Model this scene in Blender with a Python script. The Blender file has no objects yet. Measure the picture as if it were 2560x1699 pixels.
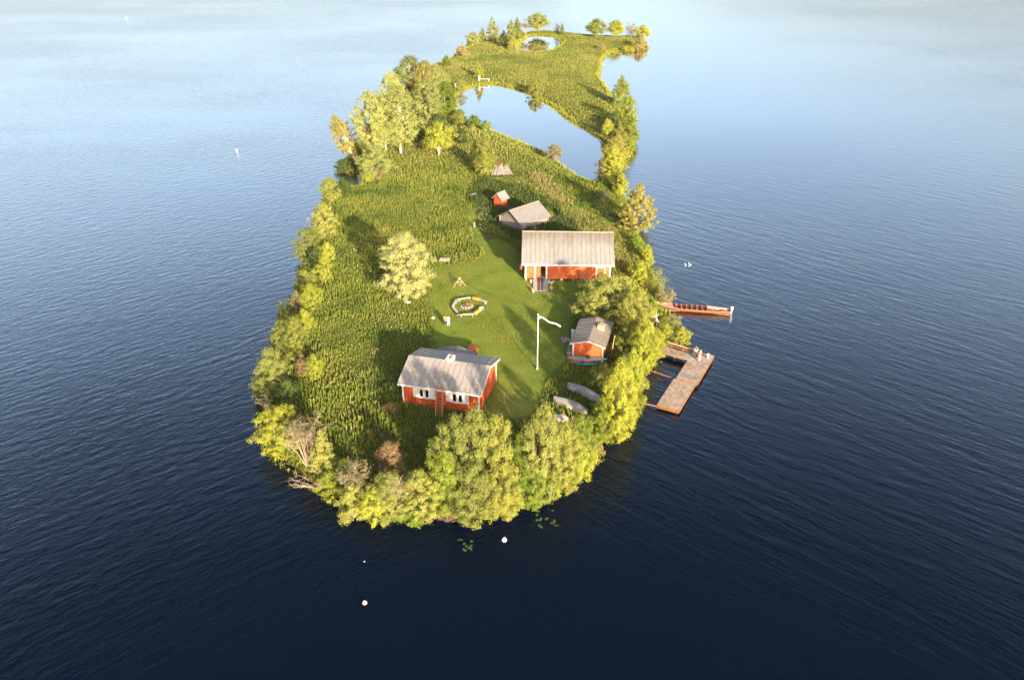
import bpy, math, random
import numpy as np
from mathutils import Vector, Matrix

# ------------------------------------------------------------------ camera, sky, sun, exposure
SC = bpy.context.scene
COL = SC.collection
CAM_H, PITCH, LENS = 53.0, 30.0, 28.0
cd = bpy.data.cameras.new('camera'); cam = bpy.data.objects.new('camera', cd); COL.objects.link(cam)
cam.location = (0, 0, CAM_H); cam.rotation_euler = (math.radians(90 - PITCH), 0, 0)
cd.lens = LENS; cd.sensor_width = 36; cd.clip_start = 0.5; cd.clip_end = 9000
SC.camera = cam
SUN_EL = 15.5
SUN_AZ = math.degrees(math.atan2(0.398, -0.917))          # clockwise from +Y
world = bpy.data.worlds.new('World'); SC.world = world; world.use_nodes = True
wn = world.node_tree.nodes; wl = world.node_tree.links
sky = wn.new('ShaderNodeTexSky'); sky.sky_type = 'NISHITA'; sky.sun_disc = False
sky.sun_elevation = math.radians(SUN_EL); sky.sun_rotation = math.radians(SUN_AZ)
sky.air_density = 0.9; sky.dust_density = 4.6; sky.ozone_density = 1.0
wn['Background'].inputs[1].default_value = 0.102
wl.new(sky.outputs[0], wn['Background'].inputs[0])
sd = bpy.data.lights.new('sun', 'SUN'); so = bpy.data.objects.new('sun', sd); COL.objects.link(so)
sd.energy = 4.5; sd.angle = math.radians(0.6); sd.color = (1.0, 0.80, 0.53)
a_, e_ = math.radians(SUN_AZ), math.radians(SUN_EL)
sdir = Vector((math.sin(a_) * math.cos(e_), math.cos(a_) * math.cos(e_), math.sin(e_)))
so.rotation_euler = sdir.to_track_quat('Z', 'Y').to_euler(); so.location = (60, -150, 120)
SC.view_settings.view_transform = 'Standard'; SC.view_settings.look = 'None'
SC.view_settings.exposure = 1.9; SC.view_settings.gamma = 1.0
SC.render.engine = 'CYCLES'
SC.cycles.max_bounces = 6; SC.cycles.transparent_max_bounces = 6
SC.cycles.caustics_reflective = False; SC.cycles.caustics_refractive = False
SC.cycles.use_denoising = True

RND = random.Random(7)
NP = np.random.default_rng(7)

# ------------------------------------------------------------------ pixel of the photograph -> point on a level plane
FP = LENS / 36 * 2560.0; CX, CY = 1280.0, 849.5
CP, SP = math.cos(math.radians(PITCH)), math.sin(math.radians(PITCH))
def W(x, y, z=0.0):
    u = (x - CX) / FP; v = (y - CY) / FP
    dz = -SP - v * CP; t = (z - CAM_H) / dz
    return (u * t, (CP - v * SP) * t, z)
def proj(p):
    z = p[2] - CAM_H; f = p[1] * CP - z * SP
    return CX + FP * p[0] / f, CY - FP * (p[1] * SP + z * CP) / f, f
def height_to(b, ty):
    lo, hi = 0.0, 40.0
    for _ in range(40):
        m = (lo + hi) / 2
        if proj((b[0], b[1], b[2] + m))[1] > ty: lo = m
        else: hi = m
    return lo

# ------------------------------------------------------------------ materials
def newmat(name):
    m = bpy.data.materials.new(name); m.use_nodes = True
    n = m.node_tree.nodes; return m, n, m.node_tree.links, n['Principled BSDF']
def ramp(n, fac, stops, l):
    r = n.new('ShaderNodeValToRGB'); e = r.color_ramp.elements
    e[0].position, e[0].color = stops[0][0], (*stops[0][1], 1)
    e[1].position, e[1].color = stops[-1][0], (*stops[-1][1], 1)
    for p, c in stops[1:-1]:
        k = e.new(p); k.color = (*c, 1)
    l.new(fac, r.inputs[0]); return r.outputs[0]
def noise(n, l, vec, scale, detail=4, rough=0.55):
    t = n.new('ShaderNodeTexNoise'); t.inputs['Scale'].default_value = scale
    t.inputs['Detail'].default_value = detail; t.inputs['Roughness'].default_value = rough
    if vec is not None: l.new(vec, t.inputs['Vector'])
    return t.outputs['Fac']
def objco(n): return n.new('ShaderNodeTexCoord').outputs['Object']
def mapping(n, l, vec, sc=(1, 1, 1), rot=(0, 0, 0)):
    m = n.new('ShaderNodeMapping'); m.inputs['Scale'].default_value = sc; m.inputs['Rotation'].default_value = rot
    l.new(vec, m.inputs['Vector']); return m.outputs[0]
def mixc(n, l, fac, a, b, mode='MIX'):
    m = n.new('ShaderNodeMix'); m.data_type = 'RGBA'; m.blend_type = mode
    for s, v in ((0, fac), (6, a), (7, b)):
        if hasattr(v, 'node'): l.new(v, m.inputs[s])
        else: m.inputs[s].default_value = v if s == 0 else (*v, 1)
    return m.outputs[2]
def math_(n, l, op, a, b=None):
    m = n.new('ShaderNodeMath'); m.operation = op
    for i, v in enumerate((a, b)):
        if v is None: continue
        if hasattr(v, 'node'): l.new(v, m.inputs[i])
        else: m.inputs[i].default_value = v
    return m.outputs[0]
def maprange(n, l, v, a, b, c=0.0, d=1.0):
    m = n.new('ShaderNodeMapRange'); l.new(v, m.inputs[0])
    for i, q in enumerate((a, b, c, d)): m.inputs[i + 1].default_value = q
    return m.outputs[0]
def bump(n, l, h, strength, dist, bsdf):
    b = n.new('ShaderNodeBump'); b.inputs['Strength'].default_value = strength; b.inputs['Distance'].default_value = dist
    l.new(h, b.inputs['Height']); l.new(b.outputs[0], bsdf.inputs['Normal'])

def leafmat(name, c1, c2, trans=0.26, var=0.25, patch=None):
    m, n, l, p = newmat(name); n.remove(p)
    geo = n.new('ShaderNodeNewGeometry'); oi = n.new('ShaderNodeObjectInfo')
    col = mixc(n, l, geo.outputs['Random Per Island'], c1, c2)
    if patch:
        pf = noise(n, l, objco(n), patch[0], 4, 0.6)
        col = mixc(n, l, maprange(n, l, pf, 0.52, 0.68, 0, 0.75), col, patch[1]); col = mixc(n, l, maprange(n, l, pf, 0.46, 0.33, 0, 0.7), col, patch[2])
    hsv = n.new('ShaderNodeHueSaturation'); l.new(col, hsv.inputs['Color'])
    l.new(maprange(n, l, oi.outputs['Random'], 0, 1, 1 - var, 1 + var), hsv.inputs['Value'])
    l.new(maprange(n, l, oi.outputs['Random'], 0, 1, 0.515, 0.485), hsv.inputs['Hue'])
    d = n.new('ShaderNodeBsdfDiffuse'); t = n.new('ShaderNodeBsdfTranslucent'); x = n.new('ShaderNodeMixShader')
    x.inputs[0].default_value = trans
    l.new(hsv.outputs[0], d.inputs[0]); l.new(hsv.outputs[0], t.inputs[0])
    l.new(d.outputs[0], x.inputs[1]); l.new(t.outputs[0], x.inputs[2]); l.new(x.outputs[0], n['Material Output'].inputs[0])
    return m
def plain(name, col, rough=0.6, nscale=6.0, var=0.25, stretch=(1, 1, 1), bmp=0.0, metal=0.0):
    m, n, l, p = newmat(name)
    v = mapping(n, l, objco(n), stretch)
    f = noise(n, l, v, nscale)
    lo = tuple(c * (1 - var) for c in col); hi = tuple(min(1, c * (1 + var)) for c in col)
    l.new(ramp(n, f, ((0.3, lo), (0.7, hi)), l), p.inputs['Base Color'])
    p.inputs['Roughness'].default_value = rough; p.inputs['Metallic'].default_value = metal
    if bmp: bump(n, l, f, 0.5, bmp, p)
    return m
def roofmat(name, base, stain, amount, ridge=None):
    m, n, l, p = newmat(name)
    co = objco(n)
    f1 = noise(n, l, mapping(n, l, co, (1.0, 0.35, 0.35)), 1.1, 6, 0.65)
    f2 = noise(n, l, co, 9.0, 5, 0.7)
    f3 = noise(n, l, mapping(n, l, co, (6, 0.5, 0.5)), 2.0, 3)
    c = mixc(n, l, ramp(n, f1, ((amount, (0, 0, 0)), (amount + 0.22, (1, 1, 1))), l), base, stain)
    c = mixc(n, l, maprange(n, l, f2, 0.35, 0.7, 0.0, 0.45), c, tuple(b * 0.55 for b in base))
    c = mixc(n, l, maprange(n, l, f3, 0.42, 0.7, 0.0, 0.55), c, tuple(min(1, b * 1.35) for b in base))
    if ridge:
        sp = n.new('ShaderNodeSeparateXYZ'); l.new(co, sp.inputs[0])
        zz = math_(n, l, 'ADD', sp.outputs[2], math_(n, l, 'MULTIPLY', math_(n, l, 'SUBTRACT', noise(n, l, mapping(n, l, co, (1, .3, .3)), 1.6, 4), 0.5), 2.2))
        c = mixc(n, l, maprange(n, l, zz, ridge[0], ridge[1], 0, 0.85), c, stain)
    l.new(c, p.inputs['Base Color']); p.inputs['Roughness'].default_value = 0.55
    bump(n, l, f2, 0.4, 0.01, p)
    return m
def redmat(name, col):
    m, n, l, p = newmat(name)
    co = objco(n)
    f = noise(n, l, mapping(n, l, co, (7, 7, 0.5)), 1.0, 4)
    g = noise(n, l, co, 0.7, 3)
    c = mixc(n, l, maprange(n, l, f, 0.35, 0.7), tuple(q * 0.72 for q in col), tuple(q * 1.15 for q in col))
    c = mixc(n, l, maprange(n, l, g, 0.5, 0.75, 0, 0.35), c, (col[0] * 1.1, col[1] * 1.9, col[2] * 2.2))
    l.new(c, p.inputs['Base Color']); p.inputs['Roughness'].default_value = 0.8
    return m

M = {}
M['willow'] = leafmat('willow_leaf', (0.16, 0.2, 0.048), (0.27, 0.28, 0.085))
M['green'] = leafmat('green_leaf', (0.12, 0.179, 0.028), (0.205, 0.258, 0.045))
M['birch'] = leafmat('birch_leaf', (0.16, 0.196, 0.038), (0.285, 0.286, 0.075))
M['grove'] = leafmat('grove_leaf', (0.165, 0.21, 0.06), (0.285, 0.31, 0.11))
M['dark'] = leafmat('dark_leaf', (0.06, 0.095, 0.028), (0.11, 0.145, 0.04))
M['gold'] = leafmat('golden_leaf', (0.23, 0.22, 0.05), (0.34, 0.3, 0.09))
M['lime'] = leafmat('lime_leaf', (0.194, 0.241, 0.03), (0.308, 0.325, 0.055))
M['pale'] = leafmat('pale_blossom_leaf', (0.21, 0.24, 0.08), (0.4, 0.4, 0.18))
M['rust'] = leafmat('rust_leaf', (0.19, 0.13, 0.065), (0.27, 0.185, 0.1), 0.25)
M['grey'] = leafmat('grey_leaf', (0.17, 0.165, 0.09), (0.27, 0.24, 0.14))
M['straw'] = leafmat('straw_leaf', (0.24, 0.205, 0.08), (0.36, 0.3, 0.14), 0.3)
M['meadow'] = leafmat('meadow_plant', (0.085, 0.155, 0.032), (0.28, 0.325, 0.068), 0.35, 0.0, (0.16, (0.28, 0.285, 0.075), (0.055, 0.12, 0.03)))
M['meadow2'] = leafmat('meadow_far_plant', (0.15, 0.21, 0.045), (0.3, 0.33, 0.088), 0.35, 0.0, (0.07, (0.31, 0.285, 0.10), (0.12, 0.18, 0.045)))
M['shade_weed'] = leafmat('shade_weed_leaf', (0.045, 0.085, 0.026), (0.105, 0.15, 0.045), 0.3, 0.0, (0.3, (0.15, 0.18, 0.06), (0.04, 0.075, 0.024)))  # dark green of the weeds, with the barn's shade put into it
M['lawn'] = leafmat('lawn_blade', (0.115, 0.19, 0.03), (0.265, 0.31, 0.06), 0.35, 0.0, (0.35, (0.28, 0.275, 0.07), (0.09, 0.15, 0.025)))
M['flower'] = leafmat('umbel_flower', (0.45, 0.44, 0.34), (0.65, 0.62, 0.5), 0.2, 0.0)
M['bark'] = plain('bark', (0.16, 0.115, 0.08), 0.9, 5, 0.4, (1, 1, 0.3))
M['birchbark'] = plain('birch_bark', (0.55, 0.45, 0.36), 0.8, 4, 0.35, (1, 1, 3))
M['deadwood'] = plain('dead_wood', (0.27, 0.205, 0.15), 0.9, 4, 0.3)
M['red'] = redmat('red_paint', (0.47, 0.072, 0.017))
M['red2'] = redmat('orange_red_paint', (0.52, 0.105, 0.03))
M['white'] = plain('white_paint', (0.66, 0.65, 0.63), 0.6, 5, 0.06)
M['roof_cottage'] = roofmat('cottage_roof', (0.25, 0.232, 0.225), (0.25, 0.19, 0.125), 0.52)
M['roof_barn'] = roofmat('barn_roof', (0.185, 0.186, 0.195), (0.11, 0.088, 0.066), 0.53, (4.4, 5.9))
M['roof_sauna'] = roofmat('sauna_roof', (0.17, 0.145, 0.13), (0.20, 0.16, 0.12), 0.55)
M['roof_grey'] = roofmat('grey_board_roof', (0.175, 0.165, 0.17), (0.12, 0.105, 0.095), 0.52)
M['roof_dark'] = roofmat('porch_roof', (0.15, 0.135, 0.15), (0.18, 0.16, 0.16), 0.55)
M['greylog'] = plain('weathered_log', (0.20, 0.175, 0.165), 0.9, 3, 0.35, (1, 1, 6))
M['plank'] = plain('weathered_plank', (0.26, 0.23, 0.21), 0.85, 3, 0.3)
M['benchwood'] = plain('bleached_bench_wood', (0.36, 0.33, 0.31), 0.8, 5, 0.15)
M['dockwood'] = plain('dock_plank', (0.25, 0.195, 0.16), 0.85, 2.2, 0.4)
M['dockgrey'] = plain('grey_deck_plank', (0.28, 0.255, 0.24), 0.85, 3, 0.3)
M['orangewood'] = plain('tarred_orange_wood', (0.19, 0.088, 0.032), 0.7, 4, 0.3)
M['newwood'] = plain('fresh_pine', (0.36, 0.25, 0.15), 0.75, 4, 0.2)
M['mat'] = plain('rubber_mat', (0.075, 0.05, 0.055), 0.8, 8, 0.2)
M['black'] = plain('dark_interior', (0.012, 0.011, 0.01), 0.9)
M['blackplastic'] = plain('black_plastic', (0.02, 0.02, 0.022), 0.4)
M['teal'] = plain('teal_plastic', (0.03, 0.24, 0.24), 0.3, 3, 0.12)
M['tealpale'] = plain('faded_teal_plastic', (0.13, 0.30, 0.30), 0.35, 3, 0.12)
M['coral'] = plain('coral_plastic', (0.62, 0.13, 0.085), 0.3, 3, 0.12)
M['boatgrey'] = plain('bleached_hull', (0.27, 0.25, 0.245), 0.75, 2.5, 0.25)
M['boatbrown'] = plain('tarred_hull', (0.15, 0.065, 0.032), 0.5, 3, 0.3)
M['boatred'] = plain('maroon_seat', (0.30, 0.06, 0.05), 0.55, 3, 0.2)
M['boatin'] = plain('boat_inside', (0.30, 0.24, 0.2), 0.7, 3, 0.2)
M['canred'] = plain('red_can', (0.65, 0.07, 0.02), 0.4)
M['orange'] = plain('orange_fleece', (0.85, 0.25, 0.02), 0.8, 8, 0.2)
M['fleece'] = plain('white_fleece', (0.8, 0.76, 0.7), 0.9, 8, 0.1)
M['stone'] = plain('stone', (0.30, 0.27, 0.255), 0.9, 3, 0.3)
M['rustpit'] = plain('rusty_iron', (0.24, 0.12, 0.08), 0.8, 5, 0.3)
M['ash'] = plain('ash', (0.05, 0.045, 0.04), 0.95)
M['chimney'] = plain('rendered_chimney', (0.58, 0.54, 0.47), 0.85, 5, 0.12)
M['chimney2'] = plain('yellow_chimney', (0.60, 0.40, 0.17), 0.85, 5, 0.15)
M['mint'] = plain('mint_paint', (0.62, 0.74, 0.70), 0.6, 4, 0.06)
M['flag'] = plain('white_cloth', (0.85, 0.83, 0.78), 0.7, 4, 0.04)
M['curtain'] = plain('pink_curtain', (0.72, 0.42, 0.42), 0.9, 8, 0.15)
M['ladder'] = plain('ladder_wood', (0.46, 0.17, 0.09), 0.75, 4, 0.2)
M['skin'] = plain('skin', (0.50, 0.29, 0.20), 0.6)
M['hair'] = plain('hair', (0.09, 0.05, 0.03), 0.7)
M['c_red'] = plain('red_cloth', (0.62, 0.075, 0.035), 0.85)
M['c_white'] = plain('white_shirt', (0.72, 0.68, 0.64), 0.85)
M['c_blue'] = plain('light_blue_denim', (0.20, 0.32, 0.44), 0.85)
M['c_dark'] = plain('dark_trousers', (0.03, 0.022, 0.022), 0.85)
M['c_beige'] = plain('beige_shirt', (0.50, 0.42, 0.34), 0.85)
M['lily'] = plain('lily_pad', (0.07, 0.10, 0.028), 0.4, 3, 0.2)
M['bucket'] = plain('white_enamel', (0.75, 0.73, 0.72), 0.35)
M['pot'] = plain('terracotta', (0.50, 0.19, 0.07), 0.8)
g, n, l, p = newmat('window_glass')
p.inputs['Base Color'].default_value = (0.02, 0.025, 0.03, 1); p.inputs['Roughness'].default_value = 0.05
p.inputs['Transmission Weight'].default_value = 0.85; p.inputs['IOR'].default_value = 1.1
M['glass'] = g

def water_shader(m, n, l, p, height, strength, dist, deep):
    """dark deep water under a clear reflecting surface, reflectivity rising steeply towards grazing view"""
    n.remove(p)
    b = n.new('ShaderNodeBump'); b.inputs['Strength'].default_value = strength; b.inputs['Distance'].default_value = dist
    l.new(height, b.inputs['Height'])
    fr = n.new('ShaderNodeFresnel'); fr.inputs['IOR'].default_value = 1.333; l.new(b.outputs[0], fr.inputs['Normal'])
    fac = ramp(n, fr.outputs[0], ((0.0, (0, 0, 0)), (0.021, (.003,) * 3), (0.03, (.011,) * 3), (0.048, (.085,) * 3), (0.075, (.235,) * 3), (0.134, (.48,) * 3), (0.24, (.78,) * 3), (0.45, (.96,) * 3), (1.0, (.97,) * 3)), l)
    d = n.new('ShaderNodeBsdfDiffuse'); d.inputs[0].default_value = (*deep, 1)
    g = n.new('ShaderNodeBsdfGlossy'); g.inputs['Roughness'].default_value = 0.05; g.inputs['Color'].default_value = (1.0, 0.955, 0.935, 1); l.new(b.outputs[0], g.inputs['Normal'])
    x = n.new('ShaderNodeMixShader'); l.new(fac, x.inputs[0]); l.new(d.outputs[0], x.inputs[1]); l.new(g.outputs[0], x.inputs[2])
    l.new(x.outputs[0], n['Material Output'].inputs[0])
def watermat(name, calm):
    m, n, l, p = newmat(name)
    co = objco(n)
    if calm:
        h = noise(n, l, co, 0.8, 2)
        water_shader(m, n, l, p, h, 0.5, 0.008, (0.003, 0.0045, 0.006))
        return m
    w1 = noise(n, l, mapping(n, l, mapping(n, l, co, (1, 1, 1), (0, 0, math.radians(40))), (0.22, 1.0, 1)), 0.9, 3, 0.6)
    w2 = noise(n, l, mapping(n, l, mapping(n, l, co, (1, 1, 1), (0, 0, math.radians(-38))), (0.36, 1.0, 1)), 1.15, 3, 0.6)
    w3 = noise(n, l, co, 2.6, 3, 0.6)
    sep = n.new('ShaderNodeSeparateXYZ'); l.new(co, sep.inputs[0])
    side = maprange(n, l, sep.outputs[0], -30, 25)                       # east of the island long-crested swell, west choppy
    h = mixc(n, l, side, w2, w1)
    h = math_(n, l, 'ADD', h, math_(n, l, 'MULTIPLY', w3, 0.30))
    patch = maprange(n, l, noise(n, l, mapping(n, l, co, (0.5, 1, 1)), 0.022, 4), 0.36, 0.62, 0.68, 1.12)
    lee = math_(n, l, 'MULTIPLY', maprange(n, l, sep.outputs[0], 12, 34), maprange(n, l, sep.outputs[1], 118, 185))
    lee2 = math_(n, l, 'MULTIPLY', lee, maprange(n, l, sep.outputs[0], 150, 60))
    amp = math_(n, l, 'MULTIPLY', patch, maprange(n, l, lee2, 0, 1, 1.0, 0.16))
    hh = math_(n, l, 'MULTIPLY', h, amp)
    water_shader(m, n, l, p, hh, 1.0, 0.105, (0.0006, 0.0036, 0.0118))
    return m
M['water'] = watermat('lake_water', False)
M['pondwater'] = watermat('pond_water', True)

# ------------------------------------------------------------------ mesh helpers
class MB:
    def __init__(s): s.v = []; s.f = []; s.m = []
    def add(s, vs, fs, mi=0):
        o = len(s.v); s.v += [tuple(q) for q in vs]
        for f in fs: s.f.append(tuple(i + o for i in f)); s.m.append(mi)
        return s
    def hexa(s, b, t, mi=0):                                 # four bottom, four top points
        return s.add(list(b) + list(t), [(3, 2, 1, 0), (4, 5, 6, 7), (0, 1, 5, 4), (1, 2, 6, 5), (2, 3, 7, 6), (3, 0, 4, 7)], mi)
    def box(s, x0, x1, y0, y1, z0, z1, mi=0):
        return s.hexa([(x0, y0, z0), (x1, y0, z0), (x1, y1, z0), (x0, y1, z0)], [(x0, y0, z1), (x1, y0, z1), (x1, y1, z1), (x0, y1, z1)], mi)
    def beam(s, a, b, w, h, mi=0, up=(0, 0, 1)):             # rectangular bar from a to b
        a, b = Vector(a), Vector(b); d = (b - a).normalized(); u = Vector(up)
        if abs(d.dot(u)) > 0.95: u = Vector((0, 1, 0))
        r = d.cross(u).normalized() * (w / 2); t = r.cross(d).normalized() * (h / 2)
        return s.hexa([a - r - t, a + r - t, b + r - t, b - r - t], [a - r + t, a + r + t, b + r + t, b - r + t], mi)
    def tube(s, pts, rad, k=6, mi=0, cap=True):
        pts = [Vector(q) for q in pts]; o = len(s.v)
        if not isinstance(rad, (list, tuple)): rad = [rad] * len(pts)
        for i, q in enumerate(pts):
            d = (pts[min(i + 1, len(pts) - 1)] - pts[max(i - 1, 0)]).normalized()
            u = Vector((0, 0, 1)) if abs(d.z) < 0.9 else Vector((1, 0, 0))
            a = d.cross(u).normalized(); b = d.cross(a)
            for j in range(k):
                t = 2 * math.pi * j / k
                s.v.append(tuple(q + (a * math.cos(t) + b * math.sin(t)) * rad[i]))
        for i in range(len(pts) - 1):
            for j in range(k):
                s.f.append((o + i * k + j, o + i * k + (j + 1) % k, o + (i + 1) * k + (j + 1) % k, o + (i + 1) * k + j)); s.m.append(mi)
        if cap:
            s.f.append(tuple(o + j for j in reversed(range(k)))); s.m.append(mi)
            e = o + (len(pts) - 1) * k
            s.f.append(tuple(e + j for j in range(k))); s.m.append(mi)
        return s
    def lathe(s, prof, k=12, c=(0, 0, 0), mi=0):
        o = len(s.v)
        for r, z in prof:
            for j in range(k):
                t = 2 * math.pi * j / k; s.v.append((c[0] + r * math.cos(t), c[1] + r * math.sin(t), c[2] + z))
        for i in range(len(prof) - 1):
            for j in range(k):
                s.f.append((o + i * k + j, o + i * k + (j + 1) % k, o + (i + 1) * k + (j + 1) % k, o + (i + 1) * k + j)); s.m.append(mi)
        s.f.append(tuple(o + j for j in reversed(range(k)))); s.m.append(mi)
        e = o + (len(prof) - 1) * k
        s.f.append(tuple(e + j for j in range(k))); s.m.append(mi)
        return s
    def loft(s, rings, closed=False, mi=0, caps=False):
        k = len(rings[0]); o = len(s.v)
        for r in rings: s.v += [tuple(q) for q in r]
        for i in range(len(rings) - 1):
            for j in range(k if closed else k - 1):
                s.f.append((o + i * k + j, o + i * k + (j + 1) % k, o + (i + 1) * k + (j + 1) % k, o + (i + 1) * k + j)); s.m.append(mi)
        if caps:
            s.f.append(tuple(o + j for j in reversed(range(k)))); s.m.append(mi)
            e = o + (len(rings) - 1) * k; s.f.append(tuple(e + j for j in range(k))); s.m.append(mi)
        return s
    def mesh(s, name, mats, smooth=False):
        me = bpy.data.meshes.new(name); me.from_pydata(s.v, [], s.f)
        for q in (mats if isinstance(mats, (list, tuple)) else [mats]): me.materials.append(M[q])
        me.polygons.foreach_set('material_index', s.m)
        if smooth: me.polygons.foreach_set('use_smooth', [True] * len(s.f))
        me.update(); return me
    def build(s, name, mats, parent=None, smooth=False):
        return link(name, s.mesh(name, mats, smooth), parent)
def link(name, me, parent=None):
    o = bpy.data.objects.new(name, me); COL.objects.link(o)
    if parent: o.parent = parent
    return o
def tag(o, label, cat=None, group=None, kind=None):
    o['label'] = label
    if cat: o['category'] = cat
    if group: o['group'] = group
    if kind: o['kind'] = kind
    return o
def thing(name, label, cat, loc=(0, 0, 0), rz=0.0, group=None):
    o = link(name, None); o.location = loc; o.rotation_euler = (0, 0, rz); o.empty_display_size = 0.3
    return tag(o, label, cat, group)
def npmesh(name, verts, quads=None, tris=None):
    me = bpy.data.meshes.new(name)
    nq = 0 if quads is None else len(quads); nt = 0 if tris is None else len(tris)
    me.vertices.add(len(verts)); me.vertices.foreach_set('co', np.asarray(verts, np.float32).ravel())
    loops = np.concatenate([a.ravel() for a in (quads, tris) if a is not None]).astype(np.int32)
    me.loops.add(len(loops)); me.loops.foreach_set('vertex_index', loops)
    me.polygons.add(nq + nt)
    st = np.concatenate([np.arange(nq) * 4, nq * 4 + np.arange(nt) * 3]).astype(np.int32)
    me.polygons.foreach_set('loop_start', st)
    me.update(calc_edges=True); me.validate(); return me

# ------------------------------------------------------------------ island outline and terrain
def chaikin(p, it=2):
    p = np.array(p, float)
    for _ in range(it):
        q = np.roll(p, -1, 0); p = np.stack([0.75 * p + 0.25 * q, 0.25 * p + 0.75 * q], 1).reshape(-1, 2)
    return p
def world_poly(px, z=0.0, it=2): return chaikin([W(x, y, z)[:2] for x, y in px], it)
ISLAND = world_poly([(1172, 118), (1215, 103), (1260, 93), (1305, 84), (1350, 79), (1400, 82), (1440, 87), (1490, 92), (1540, 93),
    (1580, 91), (1610, 97), (1614, 108), (1600, 124), (1580, 127), (1560, 121), (1540, 125), (1512, 138), (1503, 155), (1496, 185),
    (1510, 215), (1530, 242), (1548, 275), (1566, 310), (1578, 345), (1582, 375), (1562, 400), (1550, 435), (1552, 470), (1560, 500), (1578, 540),
    (1592, 575), (1600, 610), (1612, 650), (1630, 690), (1652, 730), (1660, 770), (1672, 800), (1672, 840), (1655, 870), (1640, 900),
    (1618, 930), (1595, 965), (1580, 1000), (1575, 1045), (1555, 1085), (1500, 1105), (1485, 1145), (1440, 1190), (1380, 1230),
    (1310, 1262), (1270, 1285), (1200, 1293), (1120, 1295), (1040, 1293), (950, 1288), (885, 1268), (850, 1235), (790, 1210),
    (740, 1175), (700, 1145), (665, 1110), (655, 1080), (655, 1045), (672, 1012), (660, 985), (662, 940), (678, 890), (692, 840),
    (712, 800), (728, 760), (742, 720), (752, 690), (762, 650), (772, 610), (787, 560), (803, 510), (830, 472), (862, 466), (890, 474), (912, 462),
    (905, 440), (880, 428), (850, 432), (846, 418), (876, 395), (900, 350), (925, 300), (960, 262), (1000, 225), (1050, 188), (1095, 160),
    (1125, 147), (1150, 132)])
POND = world_poly([(1137, 245), (1160, 226), (1195, 213), (1240, 211), (1290, 222), (1320, 232), (1350, 250), (1390, 275), (1430, 303),
    (1470, 330), (1508, 350), (1522, 368), (1515, 395), (1512, 420), (1518, 440), (1505, 456), (1480, 458), (1450, 446), (1420, 422), (1390, 402),
    (1350, 377), (1300, 357), (1260, 341), (1225, 325), (1190, 312), (1160, 305), (1143, 290), (1136, 265)])
POND2 = world_poly([(1293, 112), (1308, 96), (1340, 88), (1390, 91), (1410, 101), (1405, 115), (1380, 128), (1340, 133), (1300, 130)])
def inside(P, X, Y):
    r = np.zeros(X.shape, bool); a = P; b = np.roll(P, -1, 0)
    for (x0, y0), (x1, y1) in zip(a, b):
        if y0 == y1: continue
        c = ((y0 > Y) != (y1 > Y)) & (X < (x1 - x0) * (Y - y0) / (y1 - y0) + x0); r ^= c
    return r
def sdist(P, X, Y):
    d = np.full(X.shape, 1e9); a = P; b = np.roll(P, -1, 0)
    for (x0, y0), (x1, y1) in zip(a, b):
        dx, dy = x1 - x0, y1 - y0; L = dx * dx + dy * dy + 1e-9
        t = np.clip(((X - x0) * dx + (Y - y0) * dy) / L, 0, 1)
        d = np.minimum(d, (X - x0 - t * dx) ** 2 + (Y - y0 - t * dy) ** 2)
    d = np.sqrt(d); return np.where(inside(P, X, Y), d, -d)
def sst(a, b, x):
    t = np.clip((x - a) / (b - a), 0, 1); return t * t * (3 - 2 * t)
def wob(X, Y, s=1.0):
    return (np.sin(X * .31 * s + 1.3) * np.sin(Y * .27 * s + .4) + np.sin(X * .83 * s + Y * .55 * s) * .5 + np.sin(Y * 1.13 * s - X * .71 * s + 2) * .4)
GS = 0.7
gx = np.arange(-48, 72, GS); gy = np.arange(50, 352, GS)
GX, GY = np.meshgrid(gx, gy)
D = np.minimum(np.minimum(sdist(ISLAND, GX, GY), -sdist(POND, GX, GY)), -sdist(POND2, GX, GY))
D = D + wob(GX, GY, 2.2) * 0.2 + wob(GX + 31, GY - 17, .9) * .35 * sst(60, 130, GY)
GZ = -0.25 + 0.5 * sst(-0.8, 0.6, D) + 0.85 * sst(0.3, 6, D) + 0.05 * wob(GX, GY) * sst(0, 3, D) - 0.9 * sst(-0.8, -4, D)
def sample(A, x, y):
    fx = np.clip((np.asarray(x) - gx[0]) / GS, 0, len(gx) - 1.001); fy = np.clip((np.asarray(y) - gy[0]) / GS, 0, len(gy) - 1.001)
    i = fx.astype(int); j = fy.astype(int); u = fx - i; v = fy - j
    return (A[j, i] * (1 - u) + A[j, i + 1] * u) * (1 - v) + (A[j + 1, i] * (1 - u) + A[j + 1, i + 1] * u) * v
def gz(x, y): return float(sample(GZ, x, y))
def ground(px, py):
    z = 1.0
    for _ in range(6):
        p = W(px, py, z); z = max(gz(p[0], p[1]), 0.0)
    return Vector((p[0], p[1], z))
LAWN = world_poly([(1072, 668), (1130, 660), (1213, 655), (1200, 612), (1250, 590), (1310, 640), (1312, 700), (1450, 700), (1462, 740),
    (1428, 800), (1428, 890), (1405, 915), (1365, 960), (1342, 1010), (1330, 1048), (1205, 1048), (1235, 960), (1250, 905), (1110, 872),
    (1083, 900), (1083, 840), (1085, 790), (1072, 750), (1070, 700)], 1.1)
PATH = [W(x, y, 1.1)[:2] for x, y in ((1203, 615), (1189, 575), (1181, 545), (1192, 522), (1238, 518))]
RING = [W(x, y, 1.1)[:2] for x, y in ((1368, 556), (1388, 545), (1380, 530))]
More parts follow.
